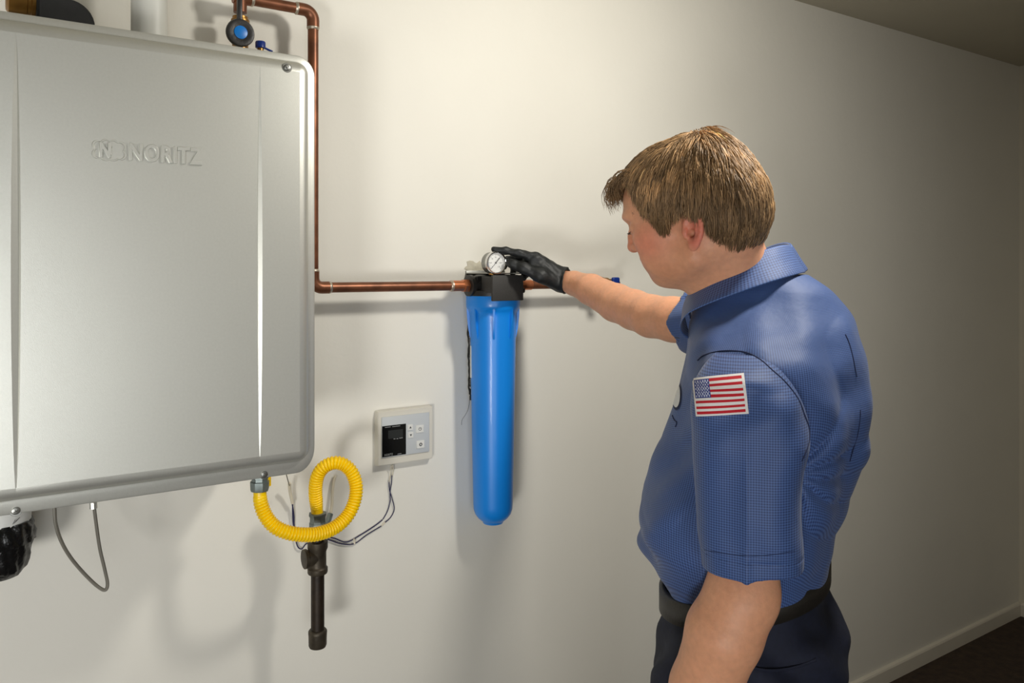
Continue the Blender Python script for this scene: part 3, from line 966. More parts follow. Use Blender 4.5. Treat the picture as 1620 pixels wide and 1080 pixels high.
root = thing('water_filter', 'tall blue whole-house water filter under a black head on the wall', 'water filter', (xf, PY, fz(827)))
z0 = fz(827)
bm = bmesh.new()
lathe(bm, (xf, PY, 0), (0, 0, 1), [(fz(827), 0.0), (fz(827), 0.020), (fz(826), 0.024), (fz(822.5), 0.0265), (fz(821), 0.030), (fz(817), 0.037), (fz(811), 0.0435), (fz(804), 0.0470), (fz(796), 0.0478),
                                  (fz(700), 0.0510), (fz(600), 0.0535), (fz(530), 0.0550), (fz(500), 0.0570), (fz(494), 0.0575), (fz(490), 0.0605), (fz(486), 0.0645), (fz(482), 0.0655), (fz(468), 0.0655), (fz(466), 0.0645)], 72)
obj('sump', bm, M['blue'], root)
for k in range(8):
    a = 2 * math.pi * (k + 0.32) / 8
    d = Vector((math.cos(a), math.sin(a), 0)); s = Vector((-d.y, d.x, 0)) * 0.0026
    c = Vector((xf, PY, 0))
    prof = [(0.050, fz(486)), (0.0640, fz(486)), (0.0632, fz(500)), (0.0605, fz(518)), (0.0560, fz(533)), (0.050, fz(538))]
    bm = bmesh.new()
    f = [bm.verts.new(c + d * r + s + Vector((0, 0, z))) for r, z in prof]; g = [bm.verts.new(c + d * r - s + Vector((0, 0, z))) for r, z in prof]
    bm.faces.new(f); bm.faces.new(g[::-1])
    for i in range(len(prof)): bm.faces.new((f[i], g[i], g[(i + 1) % len(prof)], f[(i + 1) % len(prof)]))
    bmesh.ops.recalc_face_normals(bm, faces=bm.faces[:])
    bmesh.ops.bevel(bm, geom=bm.edges[:], offset=0.001, segments=2, affect='EDGES')
    obj('rib', bm, M['blue'], root)
# black head with a port each side
bm = bmesh.new()
lathe(bm, (xf, PY, 0), (0, 0, 1), [(fz(468), 0.060), (fz(467), 0.0665), (fz(459), 0.0665), (fz(458), 0.062), (fz(456), 0.050), (fz(440), 0.047), (fz(436), 0.046), (fz(434), 0.040), (fz(433), 0.0)], 56)
for sx in (-1, 1):
    lathe(bm, (xf, PY, PZ), (sx, 0, 0), [(0.02, 0.023), (0.060, 0.0225), (0.061, 0.0255), (0.070, 0.0255), (0.071, 0.0225), (0.072, 0.012)], 32)
for k in range(10):
    a = 2 * math.pi * (k + 0.5) / 10
    d = Vector((math.cos(a), math.sin(a), 0))
    c = Vector((xf, PY, 0)) + d * 0.052
    s_ = Vector((-d.y, d.x, 0)) * 0.0035
    q = [c - d * 0.012 - s_, c + d * 0.010 - s_, c + d * 0.010 + s_, c - d * 0.012 + s_]
    lo = [bm.verts.new((v.x, v.y, fz(459))) for v in q]; hi = [bm.verts.new((v.x, v.y, fz(437))) for v in q]
    bm.faces.new(lo); bm.faces.new(hi[::-1])
    for i in range(4): bm.faces.new((lo[i], hi[i], hi[(i + 1) % 4], lo[(i + 1) % 4]))
box(bm, (xf - 0.046, PY - 0.056, fz(456)), (xf - 0.024, PY - 0.03, fz(438)), 0.003)
bmesh.ops.recalc_face_normals(bm, faces=bm.faces[:])
obj('head', bm, M['black_plastic'], root)
pa, pb = W(778, 434, -0.152), W(827, 475, -0.152)
bm = bmesh.new(); box(bm, (pa.x, -0.1555, pb.z), (pb.x, -0.148, W(803, 435, -0.152).z), 0.002)
box(bm, (pa.x + 0.004, -0.150, fz(462)), (pb.x - 0.012, -0.10, fz(437)), 0.001)
o = obj('face_plate', bm, M['plate_black'], root)
bm = bmesh.new()
box(bm, (xf - 0.036, -0.146, fz(433)), (xf + 0.078, -0.004, fz(431.5)), 0.0004)
box(bm, (xf - 0.036, -0.004, fz(462)), (xf + 0.078, -0.0006, fz(428)), 0.0004)
lathe(bm, (xf + 0.030, -0.135, fz(431)), (0, 0, 1), [(0, 0.006), (0.002, 0.006), (0.0035, 0.004), (0.0035, 0)], 12)
o = obj('bracket', bm, M['steel'], root)
# small pressure release and screws on the right
bm = bmesh.new()
lathe(bm, (pb.x + 0.002, -0.13, fz(459)), (1, 0, 0), [(0, 0.004), (0.010, 0.004), (0.011, 0.006), (0.016, 0.006), (0.0165, 0.0)], 10)
lathe(bm, (pb.x + 0.002, -0.125, fz(447)), (1, 0, 0), [(0, 0.006), (0.012, 0.006), (0.013, 0.004)], 10)
obj('release_screw', bm, M['black_plastic'], root)
la, lb = W(743.5, 545, PY), W(747.5, 595, PY)
bm = bmesh.new()
rr = 0.0557
for i in range(5):
    a0 = math.radians(214 - i * 7); pass
vs = []
for i in range(7):
    a = math.radians(152 + i * 2.2)
    vs.append((bm.verts.new((xf + rr * math.cos(a), PY + rr * math.sin(a), fz(596))), bm.verts.new((xf + rr * math.cos(a), PY + rr * math.sin(a), fz(546)))))
for a, b in zip(vs[:-1], vs[1:]): bm.faces.new((a[0], b[0], b[1], a[1]))
for v, w_ in (): pass
r_ = bmesh.ops.extrude_face_region(bm, geom=bm.faces[:])
for v in [g for g in r_['geom'] if isinstance(g, bmesh.types.BMVert)]:
    d = Vector((v.co.x - xf, v.co.y - PY, 0)).normalized(); v.co -= d * 0.003
bmesh.ops.recalc_face_normals(bm, faces=bm.faces[:])
o = obj('sticker', bm, M['white_plastic'], root); o['label'] = 'white sticker on the side of the blue housing'
settle(root)

# pressure gauge standing on the head
gc = W(786, 415.5, -0.150)
GR = 0.0262
root = thing('pressure_gauge', 'round chrome-rimmed pressure gauge with a white dial above the blue filter', 'gauge', (gc.x, -0.137, fz(433)))
bm = bmesh.new()
lathe(bm, (gc.x, -0.118, gc.z), (0, -1, 0), [(0, 0.0), (0, 0.018), (0.002, 0.0235), (0.004, 0.0250), (0.024, 0.0250), (0.0245, 0.0250)], 48)
o = obj('case', bm, M['steel'], root)
bm = bmesh.new()
lathe(bm, (gc.x, -0.1405, gc.z), (0, -1, 0), [(0, 0.0250), (0.0005, 0.0266), (0.0025, 0.0272), (0.0085, 0.0272), (0.0105, 0.0262), (0.0108, 0.0245), (0.0095, 0.0228), (0.0080, 0.0222), (0.0030, 0.0222), (0.0, 0.0236), (0, 0.0250)], 48, cap=False)
obj('rim', bm, M['chrome'], root)
bm = bmesh.new(); lathe(bm, (gc.x, -0.1385, gc.z), (0, -1, 0), [(0, 0.0), (0, 0.0232), (0.0058, 0.0232), (0.0060, 0.0228), (0.0060, 0.0)], 48)
dial = obj('dial', bm, M['dial'], root)
yd = -0.1447
bm = bmesh.new()
for k in range(31):
    a = math.radians(225 - k * 9); big = k % 5 == 0
    c0_ = Vector((gc.x + math.cos(a) * (0.0165 if big else 0.0180), yd, gc.z + math.sin(a) * (0.0165 if big else 0.0180)))
    c1_ = Vector((gc.x + math.cos(a) * 0.0200, yd, gc.z + math.sin(a) * 0.0200))
    tube(bm, [c0_, c1_], 0.00045 if big else 0.00022, 4)
for t in (0,):
    pass
obj('scale', bm, M['print_dark'], dial, smooth=False)
nums = ['0', '20', '40', '60', '80', '100', '120']
nbm = bmesh.new()
for k, s in enumerate(nums):
    a = math.radians(225 - k * 45); cxn = gc.x + math.cos(a) * 0.0130; czn = gc.z + math.sin(a) * 0.0130
    t = text_bm(s, 0.0030, 0.0001, lambda x, y, z, wd: Vector((cxn + x - wd / 2, yd - 0.0001 - z * 0.2, czn + y - 0.0015)))
    tm = bpy.data.meshes.new('t'); t.to_mesh(tm); t.free(); nbm.from_mesh(tm); bpy.data.meshes.remove(tm)
obj('numerals', nbm, M['print_dark'], dial, smooth=False)
bm = bmesh.new()
u = Vector((math.cos(math.radians(48)), 0, math.sin(math.radians(48))))
c = Vector((gc.x, yd - 0.0012, gc.z))
tube(bm, [c - u * 0.019, c - u * 0.004, c + u * 0.004, c + u * 0.0155], [0.0005, 0.0007, 0.0013, 0.0013], 8)
lathe(bm, (gc.x, yd, gc.z), (0, -1, 0), [(0, 0.0022), (0.0022, 0.0022), (0.0024, 0)], 16)
obj('needle', bm, M['rubber'], root)
bm = bmesh.new(); lathe(bm, (gc.x, -0.1490, gc.z), (0, -1, 0), [(0, 0.0), (0, 0.0224), (0.0006, 0.0224), (0.0006, 0.0)], 40)
obj('lens', bm, M['lens'], root)
bm = bmesh.new(); lathe(bm, (gc.x, -0.130, fz(434)), (0, 0, 1), [(0, 0.0075), (0.006, 0.0075), (0.007, 0.006), (0.012, 0.006)], 6)
tube(bm, spline([(gc.x, -0.130, fz(434)), (gc.x, -0.128, gc.z - 0.018), (gc.x, -0.124, gc.z)], 6), 0.0065, 12)
obj('stem', bm, M['brass'], root)
settle(root)

# outlet pipe, valve and blue lever to the right of the filter
xe = W(979, 455, PY).x
xvv = W(950, 455, PY).x
root = thing('outlet_pipe', 'copper pipe leaving the right side of the blue filter behind the gloved hand', 'pipe', (xf + 0.1, PY, PZ))
bm = bmesh.new(); tube(bm, [(xf + 0.075, PY, PZ), (xvv - 0.02, PY, PZ)], PR, 24); obj('pipe', bm, M['copper'], root)
bm = bmesh.new(); tube(bm, [(xf + 0.066, PY, PZ), (xf + 0.112, PY, PZ)], 0.0128, 24); obj('adapter', bm, M['copper_bright'], root)
bm = bmesh.new(); lathe(bm, (xf + 0.074, PY, PZ), (1, 0, 0), [(0, 0.013), (0.003, 0.0165), (0.014, 0.0165), (0.016, 0.013)], 6); obj('hex_nut', bm, M['copper_bright'], root)
A, C_, B = Vector((xe - 0.03, PY, PZ)), Vector((xe, PY, PZ)), Vector((xe, -0.0008, PZ))
bm = bmesh.new(); tube(bm, [A - Vector((0.03, 0, 0)), A] + bend(A, C_, B, 0.020) + [B], 0.0125, 20); obj('elbow', bm, M['copper'], root)
settle(root)
lv0, lv1 = W(951, 441, -0.13), W(971, 444, -0.13)
root = thing('ball_valve', 'brass ball valve with a blue lever, just above the forearm right of the filter', 'valve', (xvv, PY, PZ))
bm = bmesh.new(); lathe(bm, (xvv - 0.030, PY, PZ), (1, 0, 0), [(0, 0.013), (0.002, 0.0165), (0.014, 0.0165), (0.018, 0.019), (0.034, 0.019), (0.040, 0.0165), (0.052, 0.0165), (0.054, 0.013)], 16); obj('valve_body', bm, M['brass'], root)
bm = bmesh.new(); tube(bm, [(xvv, PY, PZ), (xvv, -0.125, PZ + 0.004)], 0.006, 12); obj('spindle', bm, M['steel'], root)
bm = bmesh.new(); box(bm, (xvv - 0.012, -0.135, PZ + 0.001), (lv1.x + 0.018, -0.125, PZ + 0.018), 0.004, 3); obj('lever', bm, M['deep_blue'], root)
settle(root)

# black sealant strip on the wall behind the filter, and the bare patch over the bracket
bm = bmesh.new()
sx_ = W(743, 560, 0).x
pts, rs = [], []
for i in range(60):
    t = i / 59; py = 497 + 128 * t
    p_ = W(743, py, 0)
    pts.append((sx_ + 0.0012 * math.sin(i * 0.35) + 0.004 * t, -0.0055, p_.z)); rs.append(0.0092 + 0.0010 * math.sin(i * 0.8) * math.sin(i * 0.33) - (0.004 if i in (0, 59) else 0))
tube(bm, pts, rs, 12)
for v in bm.verts: v.co.y = -0.0006 + (v.co.y + 0.0006) * 0.75 if v.co.y < -0.0006 else -0.0006
tube(bm, [W(744, 625, 0) + Vector((0.003, -0.006, 0)), W(744, 632, 0) + Vector((0.003, -0.006, 0))], 0.008, 10)
tag(obj('sealant_strip', bm, M['wrap']), 'lumpy black strip stuck to the wall behind the left of the blue filter', 'strip')
bm = bmesh.new(); tube(bm, spline([W(743, 630, -.004), W(741, 645, -.003), W(737, 655, -.003), W(731, 664, -.003), W(730, 672, -.003)], 6), 0.0004, 5)
tag(obj('loose_thread', bm, M['cable_grey']), 'thin loose thread hanging from the black strip behind the filter', 'thread')
pts = []
bm = bmesh.new()
c = W(752, 425, 0)
N_ = 28
outer = []
for i in range(N_):
    a = 2 * math.pi * i / N_
    r = 1 + 0.28 * math.sin(3 * a + 1) + 0.16 * math.sin(7 * a) + 0.10 * math.sin(11 * a + 2)
    outer.append((math.cos(a) * 0.030 * r, math.sin(a) * 0.020 * r + 0.006 * math.cos(a)))
rings = []
for s_, y_ in ((1.0, -0.0004), (0.9, -0.0022), (0.55, -0.0036), (0.2, -0.0030)):
    rings.append([bm.verts.new((c.x + x * s_, y_ - 0.0005 * math.sin(i * 2.1) * (s_ < 1), c.z + z * s_)) for i, (x, z) in enumerate(outer)])
for a, b in zip(rings[:-1], rings[1:]):
    for i in range(N_): bm.faces.new((a[i], a[(i + 1) % N_], b[(i + 1) % N_], b[i]))
bm.faces.new(rings[-1]); bm.faces.new(rings[0][::-1])
bmesh.ops.recalc_face_normals(bm, faces=bm.faces[:])
tag(obj('plaster_patch', bm, M['plaster']), 'rough bare plaster patch on the wall above the filter bracket', 'plaster')

# ================================================================== the technician
def A3(v): return np.array(tuple(v), dtype=np.float64)


root = thing('person', 'man in a blue checked work shirt with one black-gloved hand on the gauge', 'person', (1.02, -0.86, 0.0))

# head frame -------------------------------------------------------
fh = np.array([-0.4917, 0.870, 0.0]); pitch = math.radians(17)
HF = np.array([fh[0] * math.cos(pitch), fh[1] * math.cos(pitch), -math.sin(pitch)])
HU = np.array([fh[0] * math.sin(pitch), fh[1] * math.sin(pitch), math.cos(pitch)])
HL = np.array([-fh[1], fh[0], 0.0])
HR = np.stack([HF, HL, HU], 1)                       # columns: forward, left, up
H0 = A3(P(1088, 372, 1.16)) - 0.075 * HL


def hl(x, y, z): return H0 + HR @ np.array([x, y, z])


def to_head(p): return (p - H0) @ HR


def skull(F_, grow=0.0):
    F_.ell(hl(-.010, 0, .060), (.090 + grow, .076 + grow, .083 + grow), HR, k=.02)
    F_.ell(hl(-.030, 0, .030), (.070 + grow, .072 + grow, .070 + grow), HR, k=.02)
    F_.ell(hl(.036, 0, .072), (.064 + grow, .064 + grow, .062 + grow), HR, k=.03)


ft = np.array([-.517, .8555, 0.0]); lt = np.array([-.8555, -.517, 0.0])
e1, e2 = ft[:2], lt[:2]


def row(py, L_, R_, b, Z=1.24, grow=0.0):
    c = A3(P((L_ + R_) / 2, py, Z))
    r = ((L_ + R_) / 2 - 810) / F
    E = (R_ - L_) / 2 / F * Z / math.sqrt(1 + r * r) * 1.0
    ray = np.array([UX * 0 + r * UX + UZ, -r * UZ + UX]); ray /= np.linalg.norm(ray)
    perp = np.array([ray[1], -ray[0]])
    ca, sa = abs(perp @ e1), abs(perp @ e2)
    a = math.sqrt(max((E * E - b * b * sa * sa), 0.0004)) / ca
    return (c[2], c[0], c[1], a + grow, b + grow)


shoulderL = A3(P(1188, 622, 1.085)); elbowL = A3(P(1172, 945, 1.045)); wristL = A3(P(1070, 1215, 1.09))
shoulderR = A3(P(1160, 517, 1.43)); elbowR = A3(P(1003, 490, 1.66)); wristR = A3(P(893, 443, 1.885))

B = Field()
skull(B)
sy = lambda v, s: np.array([v[0], v[1] * s, v[2]])
B.ell(hl(.046, 0, .004), (.048, .056, .056), HR, k=.025)
for s in (-1, 1):
    B.cone(hl(.006, .050 * s, -.030), hl(.062, .014 * s, -.036), .020, .018, k=.022)        # jaw
    B.ell(hl(.060, .040 * s, .020), (.030, .022, .022), HR, k=.018)                          # cheekbone
    B.ell(hl(.050, .033 * s, -.014), (.036, .026, .030), HR, k=.02)
    B.ell(hl(.080, .024 * s, .061), (.021, .026, .011), HR, k=.014)                          # brow
B.ell(hl(.070, 0, -.006), (.026, .030, .024), HR, k=.014)                                    # muzzle
B.ell(hl(.066, 0, -.040), (.020, .026, .016), HR, k=.016)                                    # chin
for s in (-1, 1):
    B.ell(hl(.103, .033 * s, .041), (.017, .017, .0125), HR, k=.012, op='s')                 # eye socket
    B.ell(hl(.0795, .032 * s, .039), (.0150, .0165, .0130), HR, k=.004)                      # lids over the eyeball
B.chain([hl(.093, 0, .052), hl(.100, 0, .034), hl(.1055, 0, .020)], [.0065, .0075, .0082], k=.010)
B.ell(hl(.1045, 0, .0175), (.0095, .0100, .0085), HR, k=.006)
for s in (-1, 1):
    B.ell(hl(.0950, .0125 * s, .0145), (.0105, .0065, .0075), HR, k=.005)
    B.ell(hl(.0990, .006 * s, .0085), (.0050, .0035, .0030), HR, k=.003, op='s')
# lips
for z, x, r in ((-.0065, .0925, .0050), (-.0165, .0905, .0058)):
    B.chain([hl(x - .013, -.024, z), hl(x - .002, -.010, z), hl(x, 0, z - .001 * (z > -.01)), hl(x - .002, .010, z), hl(x - .013, .024, z)], [.0028, r * .85, r, r * .85, .0028], k=.005)
B.chain([hl(.0855, -.025, -.0118), hl(.0985, -.008, -.0118), hl(.0990, .008, -.0118), hl(.0855, .025, -.0118)], [.0012] * 4, k=.002)
i_m = len(B.prims) - 3
for q in range(3): B.prims[i_m + q] = (B.prims[i_m + q][0], .003, 's')
# ears
for s in (-1, 1):
    ax = math.radians(17)
    E0 = np.array([-.010, .0770, .004])
    flare = math.radians(24)
    # ear plane axes in head coordinates
    eu = np.array([-math.sin(ax), 0, math.cos(ax)])
    eb = np.array([-math.cos(ax) * math.cos(flare), math.sin(flare), -math.sin(ax) * math.cos(flare)])
    en = np.cross(eb, eu); en = en if en[1] > 0 else -en
    m3 = np.diag([1, s, 1])
    Re = HR @ (m3 @ np.stack([eb, en, eu], 1))

    def ep(u, v, n):       # u towards the back, v up, n outwards
        return H0 + HR @ (m3 @ (E0 + eb * u + eu * v + en * n))
    B.ell(ep(.001, .001, -.001), (.0155, .0050, .0265), Re, k=.008)
    B.ell(ep(.0005, -.022, 0), (.0075, .0040, .0080), Re, k=.006)          # lobe
    B.ell(ep(.0000, .002, .0060), (.0110, .0065, .0190), Re, k=.004, op='s')
    hx = []
    for t in np.linspace(-0.55, 3.6, 16):
        rr = 1.0
        hx.append(ep(math.cos(t) * .0150 + .0005, math.sin(t) * .0245 + .002, .0018))
    B.chain([ep(.0075, -.021, .0005)] + hx, [.0028] + [.0031] * 16, k=.003)
    B.chain([ep(.0060, -.012, .0015), ep(.0078, .000, .0020), ep(.0058, .0110, .0018), ep(-.001, .0165, .001)], [.0020, .0024, .0024, .0016], k=.003)   # antihelix
    B.ell(ep(-.0115, -.003, .0030), (.0040, .0032, .0055), Re, k=.004)     # tragus
    B.ell(ep(-.0040, -.004, -.0010), (.0050, .0080, .0065), Re, k=.003, op='s')
# neck and trunk
nb0 = A3(P(1190, 478, 1.265))
B.cone(hl(-.028, 0, -.012), nb0, .054, .055, k=.028)
B.cone(hl(.016, 0, -.030), A3(P(1150, 478, 1.275)), .034, .044, k=.035)
B.cone(nb0, A3(P(1200, 580, 1.24)), .052, .085, k=.02)
B.cone(A3(P(1215, 560, 1.24)), A3(P(1180, 900, 1.24)), .105, .09, k=.04)
B.cone(A3(P(1195, 560, 1.24)), shoulderL, .032, .032, k=.02)
B.cone(A3(P(1195, 550, 1.24)), shoulderR, .032, .032, k=.02)
# arms
armL = [shoulderL, A3(P(1188, 760, 1.065)), A3(P(1182, 870, 1.055)), elbowL, A3(P(1146, 1000, 1.045)), A3(P(1114, 1090, 1.06)), A3(P(1084, 1175, 1.08)), wristL]
B.chain(armL, [.034, .040, .0420, .0455, .0478, .0440, .031, .027], k=.012)
B.ell(A3(P(1203, 935, 1.03)), (.018, .018, .022), k=.02)                       # elbow bone
armR = [shoulderR, A3(P(1065, 505, 1.545)), A3(P(1030, 500, 1.60)), elbowR, A3(P(975, 479, 1.72)), A3(P(935, 458, 1.80)), A3(P(908, 448, 1.855)), wristR]
B.chain(armR, [.045, .0430, .0420, .0410, .0405, .0345, .0275, .0225], k=.008)


def fingers(F_, chains, k=.005):
    for pts, rs in chains: F_.chain([A3(p) for p in pts], rs, k=k)


# left hand, hanging relaxed
dh = (wristL - armL[-2]); dh /= np.linalg.norm(dh)
dh = np.array([dh[0] * .4, dh[1] * .4, dh[2]]); dh /= np.linalg.norm(dh)
tn = ft - dh * (ft @ dh); tn /= np.linalg.norm(tn)                              # thumb side points forward
bn = np.cross(tn, dh); bn = bn if bn @ lt > 0 else -bn                          # back of the hand faces outwards
offs = [(.030, .092, .044, .026, .020, .0088), (.010, .096, .048, .029, .021, .0090), (-.010, .091, .044, .027, .020, .0086), (-.028, .083, .034, .021, .018, .0076)]
for t_, l0, a_, b_, c_, r_ in offs:
    base = wristL + dh * .015 + tn * t_ * .5; mcp = wristL + dh * l0 + tn * t_
    B.cone(base, mcp, .0155, .0120, k=.018)
    p = mcp; pts = [mcp]; rs = [r_ * 1.1]
    for L_, ang, rr in ((a_, 22, r_), (b_, 48, r_ * .93), (c_, 66, r_ * .82)):
        a = math.radians(ang); p = p + (dh * math.cos(a) - bn * math.sin(a)) * L_; pts.append(p); rs.append(rr)
    B.chain(pts, rs, k=.004)
th = [wristL + dh * .020 + tn * .018, wristL + dh * .058 + tn * .046 - bn * .012, wristL + dh * .088 + tn * .050 - bn * .022, wristL + dh * .112 + tn * .046 - bn * .030]
B.chain(th, [.0165, .0130, .0105, .0085], k=.010)
# right hand (inside the glove)
RH = {
    'index': ([P(893, 441, 1.88), P(848, 407, 1.866), P(820, 400.5, 1.862), P(799, 396.5, 1.860), P(782, 394.5, 1.858)], [.020, .0112, .0090, .0083, .0070]),
    'middle': ([P(893, 442, 1.885), P(850, 409, 1.888), P(820, 405, 1.902), P(803, 411, 1.912), P(797, 422, 1.906)], [.020, .0112, .0090, .0083, .0070]),
    'ring': ([P(893, 445, 1.890), P(853, 415, 1.908), P(827, 416, 1.922), P(813, 424, 1.922), P(811, 432, 1.910)], [.018, .0108, .0086, .0080, .0068]),
    'little': ([P(893, 448, 1.890), P(858, 424, 1.922), P(840, 430, 1.930), P(830, 436, 1.922), P(829, 440, 1.910)], [.017, .0100, .0076, .0070, .0062]),
    'thumb': ([P(884, 448, 1.870), P(856, 436, 1.846), P(829, 424, 1.846), P(812, 418, 1.852), P(806, 416, 1.855)], [.0180, .0160, .0118, .0098, .0088]),
}
for kf, (pts, rs) in RH.items():
    B.chain([A3(p) for p in pts], [r * .72 for r in rs], k=.004)
B.cone(A3(P(880, 441, 1.885)), A3(P(852, 420, 1.885)), .016, .014, k=.008)

pos, quads = B.mesh((0.55, -1.25, 0.60), (1.55, -0.02, 1.80), 0.0023)
# skin colour: ruddy ear, cheek and nose, slightly brown jaw, all the skin's own; the ear hole's shade is painted in
q = to_head(pos)
base = np.array(lin((225, 164, 128))); red = np.array(lin((222, 122, 100))); warm = np.array(lin((205, 140, 104)))
col = np.tile(base, (len(pos), 1))


def blend(col, c, wgt): return col * (1 - wgt[:, None]) + np.array(c) * wgt[:, None]


def blob(c, r, a=1.0): return a * np.exp(-(((q - np.array(c)) / np.array(r)) ** 2).sum(1))


ayq = q * np.array([1, 1, 1]); ay = np.abs(q[:, 1])
qs = q.copy(); qs[:, 1] = ay
q = qs
col = blend(col, lin((222, 122, 104)), np.clip(blob((-.010, .086, .004), (.024, .014, .036), 1.2), 0, .85))
col = blend(col, red, blob((.065, .050, .010), (.034, .035, .030), .62))
col = blend(col, red, blob((.108, 0, .02), (.016, .02, .020), .55))
col = blend(col, warm, blob((.050, .045, -.040), (.045, .05, .022), .55))
col = blend(col, lin((186, 92, 82)), blob((.094, 0, -.0118), (.014, .022, .008), .7))
col = blend(col, lin((90, 40, 30)), blob((-.008, .080, -.002), (.0050, .010, .006), 1.0))  # shade inside the ear hole, painted into the skin tone
col = blend(col, warm, np.exp(-((pos - elbowL - np.array([.02, -.0, 0])) ** 2).sum(1) / .045 ** 2) * .35)
body = mesh_obj('body', pos, quads, M['skin'], root, color=np.clip(col, 0, 1))
body['label'] = 'fair skin of the head, neck and bare forearms'

# eyes with lids: eyeball, lashes and brows
for s in (-1, 1):
    bm = bmesh.new(); c = hl(.0800, .032 * s, .0385)
    bmesh.ops.create_uvsphere(bm, u_segments=20, v_segments=12, radius=.0125)
    for v in bm.verts: v.co = Vector(c + HR @ np.array(tuple(v.co)))
    obj('eye', bm, M['eye'], root)
    bm = bmesh.new()
    for k in range(70):
        t = k / 69; yy = (.012 + .040 * t) * s
        x_ = .1025 - .75 * max(0, abs(yy) - .012) ** 1.5 * 4.5
        p0 = hl(x_ - .003, yy, .0600 + rng.uniform(-.003, .003)); p1 = p0 + HR @ np.array([.002 * rng.uniform(.2, 1.2), .006 * s, rng.uniform(-.001, .002)])
        tube(bm, [p0, p1], [.0006, .0002], 3)
    obj('eyebrow', bm, M['hair'], root); me = bpy.context.scene.objects  # tone set below
    e_ = root.children[-1] if root.children else None
    bm = bmesh.new()
    for k in range(18):
        t = k / 17 - .5; c0 = hl(.0915 - abs(t) * .006, (.032 + t * .022) * s, .0365)
        tube(bm, [c0, c0 + HR @ np.array([.007, .002 * s * t * 4, -.002])], [.0005, .0001], 3)
    obj('eyelashes', bm, M['lash'], root)

# ------------------------------------------------------------------ hair
side = []
for px, py in ((985, 288), (1000, 298), (1007, 317), (1019, 335), (1035, 350), (1047, 366), (1057, 371), (1064, 354), (1074, 345), (1092, 340), (1108, 350), (1120, 366), (1135, 380), (1156, 388), (1182, 390), (1204, 374), (1230, 366)):
    d = A3(P(px, py, 1.0)) - np.array([CAMX, CAMY, CAMZ]); o = np.array([CAMX, CAMY, CAMZ])
    t = ((H0 - o) @ HL + .064) / (d @ HL)
    l = to_head(o + d * t); side.append((l[0], l[2]))
side = sorted(side); SX = np.array([a for a, b in side]); SZ = np.array([b for a, b in side])


def zmin(x, y):
    z = np.interp(x, SX, SZ)
    # towards the middle of the forehead the hairline stays high, at the nape it dips
    mid = np.clip(1 - np.abs(y) / .055, 0, 1)
    front = np.clip((x - .02) / .05, 0, 1)
    return z * (1 - mid * front) + (.104) * mid * front


HB = Field(); skull(HB, .0075)
HB.ell(hl(-.042, 0, .098), (.046, .058, .0475), HR, k=.02)
HB.ell(hl(-.055, 0, .030), (.048, .066, .055), HR, k=.02)


def hairmask(p):
    l = to_head(p)
    n = .0030 * np.sin(l[:, 0] * 420 + l[:, 1] * 190) + .0022 * np.sin(l[:, 0] * 930 + l[:, 1] * 500 + 1)
    return (zmin(l[:, 0], l[:, 1]) - l[:, 2] + n) * .75


HB.fn(hairmask, op='i')
HB.disp = lambda p: (lambda l: .0010 * np.sin(np.arctan2(l[:, 1], l[:, 0] + .05) * 46 + np.sin(l[:, 2] * 60) * 1.5))(to_head(p))
hp, hq = HB.mesh(H0 - .17, H0 + np.array([.17, .17, .21]), 0.003)
HS = Field(); skull(HS, .0085)
HS.ell(hl(-.042, 0, .098), (.047, .059, .0485), HR, k=.02)
HS.ell(hl(-.055, 0, .030), (.049, .067, .056), HR, k=.02)


def hgrad(p):
    e = .0015; g = np.zeros_like(p)
    for a in range(3):
        dp = np.zeros(3); dp[a] = e
        g[:, a] = HS.eval(p + dp) - HS.eval(p - dp)
    return g / np.linalg.norm(g, axis=1, keepdims=True)


NS = 11000
